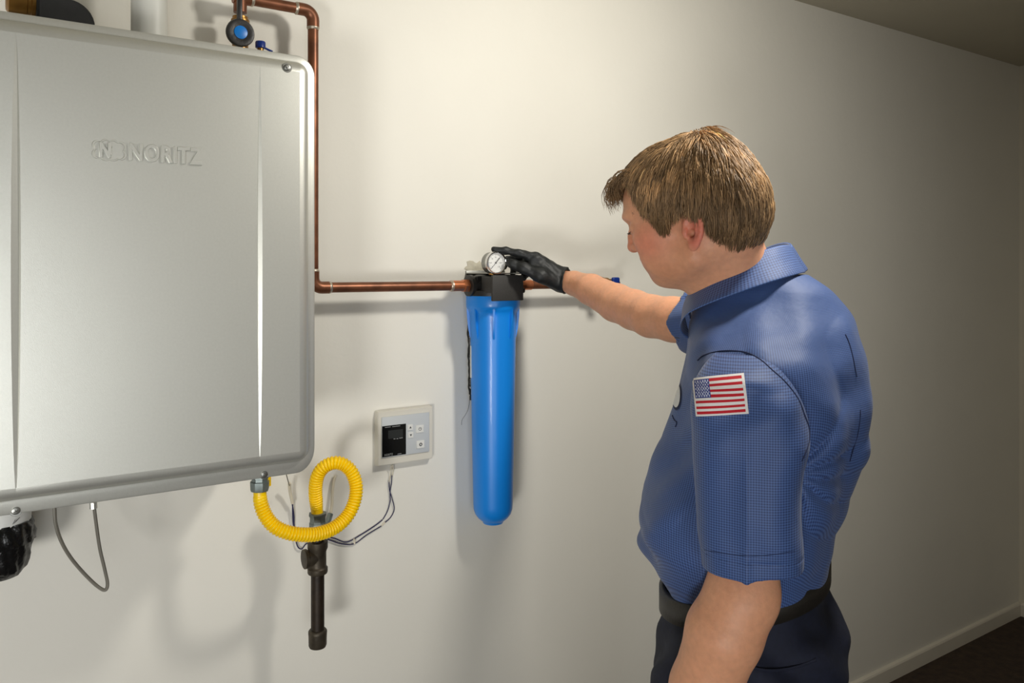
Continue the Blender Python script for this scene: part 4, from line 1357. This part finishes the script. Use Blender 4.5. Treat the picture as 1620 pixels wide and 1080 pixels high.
# the whorl
o = np.array([CAMX, CAMY, CAMZ])
whl = np.array([-.044, .014, .150])
u = rng.normal(size=(NS * 3, 3)); u /= np.linalg.norm(u, axis=1, keepdims=True)
st = H0 + (u * np.array([.12, .10, .12]) + np.array([-.01, 0, .055])) @ HR.T
for _ in range(4):
    st = st - hgrad(st) * HS.eval(st)[:, None]
ls = to_head(st)
ok = ls[:, 2] > zmin(ls[:, 0], ls[:, 1]) + .006
st = st[ok][:NS]; n = len(st)
steps = 9
lens = rng.uniform(.034, .070, n)
lift0 = rng.uniform(-.002, .003, n)
P_ = [st + hgrad(st) * lift0[:, None]]
cur = st.copy(); alive = np.full(n, steps)
wob = rng.normal(0, 1, (n, 3)) * .10
clump = np.sin(to_head(st)[:, 0] * 260 + to_head(st)[:, 1] * 170)[:, None]
for k in range(1, steps + 1):
    l = to_head(cur)
    away = l - whl; away /= np.linalg.norm(away, axis=1, keepdims=True) + 1e-6
    dist = np.linalg.norm(l - whl, axis=1)
    sidew = np.clip((np.abs(l[:, 1]) - .035) / .03, 0, 1)[:, None]
    backw = np.clip((-l[:, 0] - .03) / .04, 0, 1)[:, None]
    dirl = away * np.clip(1.2 - dist * 4, .35, 1)[:, None] + np.array([.38, 0, -.95]) * sidew * .9 + np.array([0, 0, -1.0]) * backw * .8
    dirl += np.array([.9, .35, 0]) * (1 - sidew) * (1 - backw) * .55
    dirl += wob + clump * np.array([.08, .06, 0]) + rng.normal(0, .05, (n, 3))
    d = dirl @ HR.T
    g = hgrad(cur)
    d = d - g * (d * g).sum(1)[:, None]; d /= np.linalg.norm(d, axis=1, keepdims=True) + 1e-9
    cur = cur + d * (lens / steps)[:, None]
    cur = cur - hgrad(cur) * HS.eval(cur)[:, None]
    l = to_head(cur)
    t = k / steps
    off = lift0 + .0045 * math.sin(math.pi * min(1, t * 1.1)) + rng.normal(0, .0005, n)
    P_.append(cur + hgrad(cur) * off[:, None])
    dead = (l[:, 2] < zmin(l[:, 0], l[:, 1]) - .002 - .004 * rng.random(n)) & (alive == steps)
    alive[dead] = k
P_ = np.array(P_)               # steps+1, n, 3
# strands gather into locks
nk = 420
cidx = rng.choice(n, nk, replace=False)
near_c = np.empty(n, int)
for a in range(0, n, 1000):
    near_c[a:a + 1000] = ((st[a:a + 1000, None] - st[cidx][None]) ** 2).sum(2).argmin(1)
lead = cidx[near_c]
for k in range(1, steps + 1):
    t = k / steps
    P_[k] += (P_[k, lead] - P_[k]) * (.62 * t ** 1.3)
alive = np.minimum(alive, np.maximum(alive[lead] + 1, 2))
lockc = np.exp(rng.normal(0, .26, nk))[near_c]


def strands(paths, widths, cols):
    V, Q, C = [], [], []
    off = 0
    for pth, wd, cc in zip(paths, widths, cols):
        m = len(pth)
        if m < 3: continue
        pth = np.array(pth); T = np.gradient(pth, axis=0); T /= np.linalg.norm(T, axis=1, keepdims=True) + 1e-9
        a = np.cross(T, np.array([.3, .5, .81])); a /= np.linalg.norm(a, axis=1, keepdims=True) + 1e-9
        b = np.cross(T, a)
        tt = np.linspace(0, 1, m); r = wd * (1 - .85 * tt ** 2)
        for j in range(3):
            an = 2 * math.pi * j / 3
            V.append(pth + (a * math.cos(an) + b * math.sin(an)) * r[:, None])
        C.append(np.tile(cc, (3 * m, 1)))
        idx = off + np.arange(3)[:, None] * m + np.arange(m)[None, :]
        for j in range(3):
            A_, B_ = idx[j], idx[(j + 1) % 3]
            Q.append(np.stack([A_[:-1], A_[1:], B_[1:], B_[:-1]], 1))
        off += 3 * m
    return np.concatenate(V), np.concatenate(Q), np.concatenate(C)


hc = np.array(lin((134, 106, 74)))
paths, wd, cs = [], [], []
for i in range(n):
    l = to_head(st[i][None])[0]
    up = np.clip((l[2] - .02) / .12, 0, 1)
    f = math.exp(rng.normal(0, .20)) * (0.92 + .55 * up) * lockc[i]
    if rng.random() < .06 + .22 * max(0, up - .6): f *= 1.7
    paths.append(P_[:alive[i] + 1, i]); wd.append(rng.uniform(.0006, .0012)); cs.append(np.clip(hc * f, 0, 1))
# fringe falling forward over the forehead, slightly curled, and loose ends at the crown
for i in range(430):
    y = rng.normal(.0, .030); y = np.clip(y, -.055, .056)
    x0 = .088 - .55 * y * y / .06 + rng.uniform(-.012, .004)
    p = np.array([x0, y, .112 + rng.uniform(-.004, .012)])
    L_ = rng.uniform(.018, .040); ph = rng.uniform(0, 6.28); cu = rng.uniform(.0010, .0048)
    pth = []
    for k in range(10):
        t = k / 9
        pth.append(hl(*(p + np.array([.030 * math.sin(t * 1.6) * L_ / .036 + cu * math.sin(ph + t * 7) + .004, (.006 + .004 * math.cos(ph)) * t, .006 * math.sin(t * 3) - .028 * t * t * L_ / .036 + cu * math.cos(ph + t * 7)]))))
    paths.append(pth); wd.append(rng.uniform(.0006, .0011)); cs.append(np.clip(hc * math.exp(rng.normal(0, .3)), 0, 1))
for i in range(130):
    a = rng.uniform(0, 6.28); p = whl + np.array([math.cos(a) * .020, math.sin(a) * .020, .000])
    d = np.array([math.cos(a), math.sin(a), rng.uniform(.05, .45)]); L_ = rng.uniform(.015, .034)
    pth = [hl(*(p + d * L_ * t + np.array([0, 0, -.028]) * t * t * L_ / .03)) for t in np.linspace(0, 1, 8)]
    paths.append(pth); wd.append(rng.uniform(.0004, .0008)); cs.append(np.clip(hc * rng.uniform(.8, 2.2), 0, 1))
V, Q, C_ = strands(paths, wd, cs)
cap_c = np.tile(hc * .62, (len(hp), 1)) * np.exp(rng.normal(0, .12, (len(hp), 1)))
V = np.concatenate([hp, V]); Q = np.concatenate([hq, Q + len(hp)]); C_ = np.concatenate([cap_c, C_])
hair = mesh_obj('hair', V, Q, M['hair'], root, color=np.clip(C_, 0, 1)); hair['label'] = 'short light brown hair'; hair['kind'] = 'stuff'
for ch in COL.objects:
    if ch.name.startswith('eyebrow'):
        a = ch.data.color_attributes.new('tone', 'FLOAT_COLOR', 'POINT')
        a.data.foreach_set('color', np.tile(np.append(hc * .6, 1), len(ch.data.vertices)).astype(np.float32))

# ------------------------------------------------------------------ shirt
rows = [row(975, 1062, 1292, .140), row(935, 1058, 1294, .144), row(912, 1048, 1300, .150), row(892, 1034, 1308, .162), row(862, 1018, 1310, .176), row(800, 1014, 1328, .182), row(752, 1030, 1346, .186),
        row(700, 1047, 1361, .190), row(650, 1063, 1369, .190), row(610, 1074, 1369, .186), row(570, 1084, 1366, .176), row(530, 1088, 1357, .150), row(500, 1094, 1345, .116),
        row(475, 1104, 1328, .091), row(455, 1122, 1308, .078), row(443, 1142, 1292, .068), row(434, 1160, 1278, .058)]
ctr = A3(P(1200, 700, 1.24))


def lam(p): return ((p - ctr) @ ft, (p - ctr) @ lt, p[:, 2])


def ridges(x, sharp=2.0): return np.abs(np.sin(x)) ** sharp


def shirt_folds(p):
    f_, l_, z = lam(p)
    d = np.zeros(len(p))
    th = np.arctan2(l_, f_)
    low = np.clip((1.26 - z) / .16, 0, 1) * np.clip((z - 1.085) / .045, 0.1, 1)
    # blousing above the belt: slanting soft folds
    frt = np.clip(.55 + f_ / .12, .12, 1)
    d -= frt * low * .0070 * np.sin(th * 3.0 + z * 46 + 1.5 * np.sin(z * 22 + th * 2))
    d -= frt * low * .0045 * np.sin(th * 9.0 - z * 38 + 2.0 * np.sin(th * 3))
    mid = np.exp(-((z - 1.30) / .10) ** 2)
    d -= mid * .0030 * np.sin(th * 5.0 + z * 14 + 1.2 * np.sin(z * 30))
    # drape from the armhole down the back
    bk = np.clip(-f_ / .12, 0, 1) * np.clip((1.46 - z) / .1, 0, 1) * np.clip((z - 1.08) / .2, 0, 1)
    d -= bk * .0030 * np.sin(l_ * 62 + z * 9 + 1.0 * np.sin(z * 17))
    fr = np.clip(f_ / .12, 0, 1) * np.clip((1.50 - z) / .1, 0, 1)
    d -= fr * .0030 * np.sin(l_ * 50 - z * 12)
    # creases running from the armpit across the side and back
    ap = A3(P(1262, 740, 1.10)); q_ = p - ap
    ar = np.sqrt((q_ @ ft) ** 2 + q_[:, 2] ** 2); an = np.arctan2(q_[:, 2], -(q_ @ ft))
    d -= np.exp(-ar / .20) * np.clip(ar / .03, 0, 1) * .0060 * (np.abs(np.sin(an * 5.5 + 1.3 * np.sin(ar * 25))) ** .7 - .6) * np.clip(l_ / .06, 0, 1)
    # creases fanning over the shoulder from the collar
    d -= np.exp(-((z - 1.455) / .05) ** 2) * .0022 * np.sin(f_ * 85 + l_ * 20) * np.clip(l_ / .05, 0, 1)
    d -= np.clip((z - 1.12) / .05, 0, 1) * .0012 * np.sin(f_ * 55 + z * 60 + 3 * np.sin(l_ * 14)) * np.sin(z * 33 - l_ * 40)
    return d * 1.35


T = Field(); T.stack(rows, e1, e2, k=.03, power=2.25)
T.cone(A3(P(1210, 540, 1.205)), A3(P(1198, 622, 1.110)), .040, .068, k=.05)
T.cone(A3(P(1190, 510, 1.300)), A3(P(1165, 530, 1.420)), .045, .060, k=.05)
T.disp = shirt_folds
bc = A3(P(1177, 920, 1.24))


def belt_z(p): return 1.0805 - .215 * ((p[:, 0] - bc[0]) * ft[0] + (p[:, 1] - bc[1]) * ft[1])


T.fn(lambda p: (belt_z(p) - .020) - p[:, 2], op='i')
tp, tq = T.mesh((0.55, -1.30, 0.90), (1.50, -0.45, 1.60), 0.0035)
f_, l_, z_ = lam(tp)
th = np.arctan2(l_, f_); rad_ = np.sqrt(f_ ** 2 + l_ ** 2)
wv = np.stack([th * .17, z_ - rad_ * .9, np.zeros(len(tp))], 1)
shirt = mesh_obj('shirt', tp, tq, M['shirt'], root, weave=wv); shirt['label'] = 'blue checked short-sleeved work shirt'
bvh_shirt = BVHTree.FromPolygons([Vector(v) for v in tp], [tuple(int(i) for i in q_) for q_ in tq])


def srow(py, L_, R_, b, Z=1.045, g=0.0):
    c = A3(P((L_ + R_) / 2, py, Z)); r = ((L_ + R_) / 2 - 810) / F
    E = (R_ - L_) / 2 / F * Z / math.sqrt(1 + r * r)
    return (c[2], c[0], c[1], E + g, b + g)


rr_ = (1190 - 810) / F; ry = np.array([rr_ * UX + UZ, -rr_ * UZ + UX]); ry /= np.linalg.norm(ry)
s1 = np.array([ry[1], -ry[0]]); s2 = ry


def sleeve_rows(g=0.0, ext=0.0):
    return [srow(930, 1110, 1270, .058, g=g), srow(885, 1109, 1269, .060, g=g), srow(800, 1105, 1268, .062, g=g), srow(740, 1101, 1270, .061, g=g), srow(700, 1096, 1278, .064, g=g),
            srow(650, 1094, 1273, .066, 1.05, g=g), srow(615, 1096, 1258, .064, 1.055, g=g), srow(590, 1106, 1240, .056, 1.06, g=g), srow(572, 1118, 1224, .048, 1.08, g=g), srow(558, 1132, 1206, .034, 1.10, g=g)]


hemz = 1.155
SL = Field(); SL.stack(sleeve_rows(), s1, s2, k=.02, power=2.35)
sc0 = A3(P(1187, 760, 1.045))


def sleeve_folds(p):
    q_ = p - sc0; u_ = q_[:, 0] * s1[0] + q_[:, 1] * s1[1]; w_ = q_[:, 0] * s2[0] + q_[:, 1] * s2[1]; z = p[:, 2]
    near = np.clip(-w_ / .03, 0, 1)
    d = -near * .0055 * np.exp(-np.abs(u_ + .004) / .010) * np.clip((1.36 - z) / .08, 0, 1)      # pressed crease
    d -= .0040 * np.sin(u_ * 60 + z * 14 + 1.4 * np.sin(z * 22)) * np.clip((1.42 - z) / .1, 0, 1) * np.clip((z - 1.15) / .05, .2, 1)
    d -= near * .0030 * np.sin((u_ * .8 - z) * 75 + 1.0) * np.exp(-((z - 1.37) / .05) ** 2)
    d -= .0014 * (np.abs(z - (hemz + .022)) < .0008) * -1
    return d


SL.disp = sleeve_folds
SL.stack(sleeve_rows(-.0085), s1, s2, k=.004, op='s', power=2.35)
SL.prims[-1] = ((lambda f0: (lambda p: np.maximum(f0(p), p[:, 2] - (hemz + .026))))(SL.prims[-1][0]), .004, 's')
SL.fn(lambda p: (hemz - p[:, 2]) + .05 * ((p[:, 0] - sc0[0]) * s1[0] + (p[:, 1] - sc0[1]) * s1[1]) * 1.0, op='i')
sp, sq = SL.mesh((0.65, -1.20, 1.08), (1.05, -0.75, 1.50), 0.0023)
q_ = sp - sc0
ua = np.arctan2(q_[:, 0] * s2[0] + q_[:, 1] * s2[1], q_[:, 0] * s1[0] + q_[:, 1] * s1[1])
wv = np.stack([(q_[:, 0] * s1[0] + q_[:, 1] * s1[1]) * 1.0 + 0 * ua, sp[:, 2] * 1.0, np.zeros(len(sp))], 1)
slv = mesh_obj('sleeve', sp, sq, M['shirt'], shirt, weave=wv)
bvh_sl = BVHTree.FromPolygons([Vector(v) for v in sp], [tuple(int(i) for i in x) for x in sq])

# right sleeve, around the reaching arm
ra = A3(P(1165, 518, 1.425)); rb = A3(P(1090, 508, 1.510)); axr = (rb - ra) / np.linalg.norm(rb - ra)
SR = Field(); SR.cone(ra, rb + axr * .05, .068, .0525, k=.02)
SR.cone(ra, rb + axr * .08, .0540, .0440, k=.003, op='s')
SR.prims[-1] = ((lambda f0: (lambda p: np.maximum(f0(p), ((rb - p) @ axr) - .020)))(SR.prims[-1][0]), .003, 's')
SR.fn(lambda p: (p - rb) @ axr, op='i')
SR.disp = lambda p: -.0035 * np.sin(p[:, 2] * 90 + ((p - ra) @ axr) * 35)
rp, rq = SR.mesh((0.85, -0.95, 1.30), (1.35, -0.45, 1.60), 0.0032)
wv = np.stack([rp[:, 2], (rp - ra) @ axr, np.zeros(len(rp))], 1)
mesh_obj('sleeve', rp, rq, M['shirt'], shirt, weave=wv)

# collar: stand and folded leaf swept round the neck
Bk = A3(P(1250, 391, 1.245)); Fr = A3(P(1090, 474, 1.300)); Cc = (Bk + Fr) / 2
fb = (Fr - Cc)
lat = lt * .077
up = np.array([0, 0, 1.0])


def Tp(a):     # a = 0 front, pi back
    return Cc + fb * math.cos(a) + lat * math.sin(a) * (1.0) + up * (.020 * abs(math.sin(a)) - .007 * math.sin(a))


NA = 64
prof_rows = []
weave_rows = []
for i in range(NA + 1):
    a = 0.10 + (2 * math.pi - 0.20) * i / NA
    s_ = i / NA
    back = (1 - math.cos(a)) / 2                       # 0 front .. 1 back
    t = Tp(a); out = (t - Cc) * np.array([1, 1, 0]); out /= np.linalg.norm(out) + 1e-9
    endw = max(0, 1 - min(s_, 1 - s_) / .16)
    drop = .041 + .012 * (1 - back) + .012 * endw ** 1.3
    spread = .006 + .006 * back + .030 * abs(math.sin(a)) ** .8
    tipf = lt * (.012 * endw * (1 if s_ < .5 else -1)) - ft * .014 * endw
    pts = [t - out * .007 + up * -.034, t - out * .005 + up * -.016, t - out * .0025 - up * .002, t + up * .0012, t + out * .0028 - up * .001,
           t + out * (.0045 + spread * .30) - up * drop * .35, t + out * (.005 + spread * .65) - up * drop * .7 + tipf, t + out * (.006 + spread) - up * drop + tipf * 2]
    prof_rows.append(pts)
V = np.array(prof_rows).reshape(-1, 3); m = 8
Q = np.array([[i * m + j, i * m + j + 1, (i + 1) * m + j + 1, (i + 1) * m + j] for i in range(NA) for j in range(m - 1)])
vv = np.concatenate([[0], np.cumsum([.018, .014, .004, .003, .013, .013, .014])])
wv = np.array([[i / NA * .46, vv[j], 0] for i in range(NA + 1) for j in range(m)])
col_o = mesh_obj('collar', V, Q, M['shirt'], shirt, weave=wv)
md = col_o.modifiers.new('thickness', 'SOLIDIFY'); md.thickness = .0022; md.offset = 0
md = col_o.modifiers.new('round', 'SUBSURF'); md.levels = 1; md.render_levels = 1


def ray_px(px, py, bvh, off=.0015):
    o_ = Vector((CAMX, CAMY, CAMZ)); d_ = (P(px, py, 1.0) - o_).normalized()
    h, nrm, _, dist = bvh.ray_cast(o_, d_)
    if h is None: return None
    if nrm.dot(d_) > 0: nrm = -nrm
    return h + nrm * off


# flag patch sewn on the left sleeve
TL, TR, BR, BL = (1097.5, 599.5), (1176.7, 592), (1185, 654.5), (1103, 658)
NU, NV = 114, 78
grid = []
last = None
for j in range(NV + 1):
    r_ = []
    for i in range(NU + 1):
        s_, t_ = i / NU, j / NV
        px = (TL[0] * (1 - s_) + TR[0] * s_) * (1 - t_) + (BL[0] * (1 - s_) + BR[0] * s_) * t_
        py = (TL[1] * (1 - s_) + TR[1] * s_) * (1 - t_) + (BL[1] * (1 - s_) + BR[1] * s_) * t_
        h = ray_px(px, py, bvh_sl, 0.0016)
        r_.append(h)
    for i in range(NU, -1, -1):
        if r_[i] is None: r_[i] = r_[i + 1] if i < NU and r_[i + 1] is not None else last
        last = r_[i]
    grid.append(r_)
G = np.array([[tuple(v) for v in r_] for r_ in grid])
for _ in range(6):
    G[1:-1, 1:-1] = (G[1:-1, 1:-1] * 2 + G[:-2, 1:-1] + G[2:, 1:-1] + G[1:-1, :-2] + G[1:-1, 2:]) / 6
WHT = lin((236, 232, 230)); RED = lin((196, 22, 40)); BLU = lin((44, 62, 140))


def flagcol(s_, t_):
    bx, by = .030, .055
    if s_ < bx or s_ > 1 - .055 or t_ < by or t_ > 1 - by: return WHT
    u_ = (s_ - bx) / (1 - .055 - bx); v_ = (t_ - by) / (1 - 2 * by)
    if u_ < .31 and v_ < 7 / 13:
        cu, cv = u_ / .31, v_ / (7 / 13)
        gx, gy = cu * 12, cv * 10
        ix, iy = round(gx), round(gy)
        if 1 <= ix <= 11 and 1 <= iy <= 9 and (ix + iy) % 2 == 0 and abs(gx - ix) < .46 and abs(gy - iy) < .46: return lin((205, 210, 232))
        return BLU
    k = int(v_ * 13)
    return RED if k % 2 == 0 else WHT


V = G.reshape(-1, 3); W1 = NU + 1
Q = np.array([[j * W1 + i, (j + 1) * W1 + i, (j + 1) * W1 + i + 1, j * W1 + i + 1] for j in range(NV) for i in range(NU)])
fl = mesh_obj('flag_patch', V, Q, M['thread'], slv)
a = fl.data.color_attributes.new('tone', 'FLOAT_COLOR', 'CORNER')
fc = np.array([list(flagcol((i + .5) / NU, (j + .5) / NV)) + [1] for j in range(NV) for i in range(NU)])
a.data.foreach_set('color', np.repeat(fc, 4, axis=0).astype(np.float32).ravel())
md = fl.modifiers.new('thickness', 'SOLIDIFY'); md.thickness = .0014; md.offset = 0
fl['label'] = 'embroidered flag patch with a white border'

# seams: armhole; dark tubes drawn for the shade in the back's fold openings
def seam(name, path, bvhs, r=.0008, m_='seam', par=None):
    pts = []
    for x, y in path:
        hs = [h for h in (ray_px(x, y, b, .0004) for b in bvhs) if h is not None]
        if hs: pts.append(min(hs, key=lambda h: (h - Vector((CAMX, CAMY, CAMZ))).length))
    bm = bmesh.new(); tube(bm, spline(pts, 4), r, 6)
    return obj(name, bm, M[m_], par or shirt)


seam('armhole_seam', ((1104, 570), (1114, 562), (1136, 556), (1160, 555), (1182, 558), (1203, 569), (1221, 585), (1238, 600), (1252, 616), (1264, 634), (1272, 655), (1279, 675), (1280, 695), (1274, 715), (1268, 729)), [bvh_sl, bvh_shirt], .0009)
seam('pleat_shade', ((1337, 529), (1342, 540), (1347, 556), (1351, 575), (1355, 596)), [bvh_shirt], .0007)
seam('pleat_shade', ((1361, 648), (1360, 665), (1357, 685), (1351, 705), (1344, 730)), [bvh_shirt], .0007)
seam('hem_stitching', [(x, 877 - 8 + 10 * math.sin((x - 1112) / 156 * math.pi)) for x in range(1114, 1268, 11)], [bvh_sl], .0003, par=slv)
# oval name badge on the chest, seen edge-on
bm = bmesh.new()
for nm_, k_, m_ in (('name_badge', 1.0, 'seam'), ('badge_face', .82, 'white_plastic')):
    gv = {}
    bm = bmesh.new()
    for i in range(25):
        for j in range(9):
            a = 2 * math.pi * i / 24; r_ = j / 8 * k_
            h = ray_px(1071 + 8 * r_ * math.cos(a), 624 + 25 * r_ * math.sin(a), bvh_shirt, .0010 if k_ == 1 else .0018)
            gv[i, j] = bm.verts.new(h) if h is not None else None
    for i in range(24):
        for j in range(8):
            q_ = [gv[i, j], gv[i + 1, j], gv[i + 1, j + 1], gv[i, j + 1]]
            if all(v is not None for v in q_): bm.faces.new(q_)
    bmesh.ops.remove_doubles(bm, verts=bm.verts[:], dist=1e-5)
    bmesh.ops.recalc_face_normals(bm, faces=bm.faces[:])
    if nm_ == 'name_badge':
        badge = obj(nm_, bm, M[m_], shirt); badge['label'] = 'white oval badge with a dark edge'
    else: obj(nm_, bm, M[m_], shirt)
seam('badge_lettering', ((1064, 657), (1067, 664), (1071, 668), (1069, 675)), [bvh_shirt], .0010)

# trousers, belt
def TR_(f_, base_): return base_


trows = [row(905, 1056, 1302, .152), row(945, 1053, 1312, .158), row(965, 1050, 1330, .166), row(1000, 1044, 1337, .174), row(1035, 1037, 1338, .178), row(1080, 1034, 1326, .178), row(1140, 1038, 1312, .172)]
TB = Field(); TB.stack(trows, e1, e2, k=.03, power=2.2)
hipc = A3(P(1175, 1140, 1.24))
feet = []
for s_ in (-1, 1):
    hip = hipc + lt * .088 * s_ + np.array([0, 0, .03]); knee = hipc + lt * .098 * s_ + ft * .02; knee[2] = .50
    ank = hipc + lt * .105 * s_ - ft * .015; ank[2] = .085
    TB.cone(hip, knee, .098, .074, k=.05); TB.cone(knee, ank, .074, .062, k=.03)
    feet.append(ank)
bc = A3(P(1177, 920, 1.24))


def belt_z(p): return 1.0805 - .215 * ((p[:, 0] - bc[0]) * ft[0] + (p[:, 1] - bc[1]) * ft[1])


TB.fn(lambda p: p[:, 2] - (belt_z(p) - .012), op='i')
TB.fn(lambda p: .045 - p[:, 2], op='i')
TB.disp = lambda p: -.0035 * np.sin(p[:, 2] * 40 + 6 * np.sin(p[:, 0] * 14) + p[:, 1] * 30) - .002 * np.sin(p[:, 2] * 95 + p[:, 0] * 60)
bp_, bq_ = TB.mesh((0.55, -1.25, 0.0), (1.45, -0.45, 1.16), 0.0060, B=14)
tro = mesh_obj('trousers', bp_, bq_, M['trouser'], root)
bvh_t = BVHTree.FromPolygons([Vector(v) for v in bp_], [tuple(int(i) for i in x) for x in bq_])
# belt: a strap round the waist
R_ = row(925, 1051, 1304, .156)
for nm, off, hw_, m_ in (('belt', .0035, .0175, 'belt'),):
    V = []
    NB = 120
    for i in range(NB):
        a = 2 * math.pi * i / NB
        n_ = 2.25; ca, sa = math.cos(a), math.sin(a)
        rr = (abs(ca) ** n_ + abs(sa) ** n_) ** (-1 / n_)
        for o_, dz in ((off, -hw_), (off + .0035, -hw_ + .001), (off + .0035, hw_ - .001), (off, hw_), (-.002, hw_), (-.002, -hw_)):
            xy = np.array([R_[1], R_[2]]) + e1 * (R_[3] * ca * rr + o_ * ca) + e2 * (R_[4] * sa * rr + o_ * sa)
            p = np.array([[xy[0], xy[1], 0]]); V.append((xy[0], xy[1], float(belt_z(p)[0]) - .0185 + dz))
    V = np.array(V)
    Q = np.array([[i * 6 + j, ((i + 1) % NB) * 6 + j, ((i + 1) % NB) * 6 + (j + 1) % 6, i * 6 + (j + 1) % 6] for i in range(NB) for j in range(6)])
    mesh_obj(nm, V, Q, M[m_], root)
for (px, w_) in ((1287, 9),):
    pass
# back pocket welt
pts = [ray_px(x, y, bvh_t, .0008) for x, y in ((1190, 1056), (1215, 1060), (1240, 1058), (1265, 1052), (1290, 1043))]
pts = [p for p in pts if p is not None]
if len(pts) > 2:
    bm = bmesh.new(); tube(bm, spline(pts, 4), .0022, 6); obj('pocket_welt', bm, M['trouser'], tro)
# shoes
for s_, ank in zip((-1, 1), feet):
    S_ = Field()
    hz = np.array([0, 0, 1.0])
    g0 = ank * np.array([1, 1, 0])
    S_.cone(g0 - ft * .045 + hz * .038, g0 + ft * .09 + hz * .032, .036, .038, k=.02)
    S_.cone(g0 + ft * .08 + hz * .030, g0 + ft * .17 + hz * .026, .038, .034, k=.02)
    S_.cone(g0 + hz * .05, g0 + hz * .11, .040, .044, k=.03)
    S_.fn(lambda p: .001 - p[:, 2], op='i')
    a_, b_ = S_.mesh(g0 - .3 + np.array([0, 0, .28]), g0 + .3 - np.array([0, 0, .12]), .006, B=14)
    mesh_obj('shoe', a_, b_, M['shoe'], root)

# glove over the right hand
GL = Field()
for kf, (pts, rs) in RH.items():
    GL.chain([A3(p) for p in pts], rs, k=.010 if kf == 'thumb' else .006)
GL.cone(A3(P(880, 441, 1.885)), A3(P(852, 420, 1.885)), .0225, .0215, k=.015)
GL.cone(A3(P(872, 436, 1.872)), A3(P(843, 412, 1.868)), .0200, .0130, k=.012)
GL.cone(A3(P(850, 425, 1.870)), A3(P(835, 414, 1.880)), .0170, .0120, k=.012)
axw = A3(P(935, 458, 1.80)) - wristR; axw /= np.linalg.norm(axw)
wr2 = wristR + axw * .008
GL.cone(wristR, wr2 + axw * .03, .0272, .0282, k=.01)
GL.cone(wristR, A3(P(884, 440, 1.885)), .0272, .0240, k=.012)


axc = axw * .35 + np.array([UX, -UZ, 0]) * .65; axc /= np.linalg.norm(axc)


def cuff(p):
    q_ = p - wr2; h_ = q_ @ axw; r_ = np.linalg.norm(q_ - h_[:, None] * axw, axis=1)
    return np.sqrt((r_ - .0287) ** 2 + (q_ @ axc + .001) ** 2) - .0017


GL.cone(wristR, wr2 + axw * .04, .0255, .0258, k=.001, op='s')
GL.prims[-1] = ((lambda f0: (lambda p: np.maximum(f0(p), ((wr2 - p) @ axc) - .008)))(GL.prims[-1][0]), .001, 's')
GL.fn(lambda p: (p - wr2) @ axc, op='i')
GL.fn(cuff, k=.002)
GL.disp = lambda p: -.0006 * np.sin(((p - wristR) @ axw) * 330 + 2.5 * np.sin(p[:, 2] * 90)) - .0003 * np.sin(p[:, 0] * 400 + p[:, 2] * 300)
gp, gq = GL.mesh((0.95, -0.33, 1.43), (1.25, -0.03, 1.62), 0.0018)
gl = mesh_obj('glove', gp, gq, M['glove'], root); gl['label'] = 'black nitrile glove on the right hand'

inv = Matrix.Translation(root.location).inverted()
done = set()


def shift(o_):
    for c in o_.children:
        if c.data.name not in done:
            c.data.transform(inv); done.add(c.data.name)
        shift(c)


shift(root)
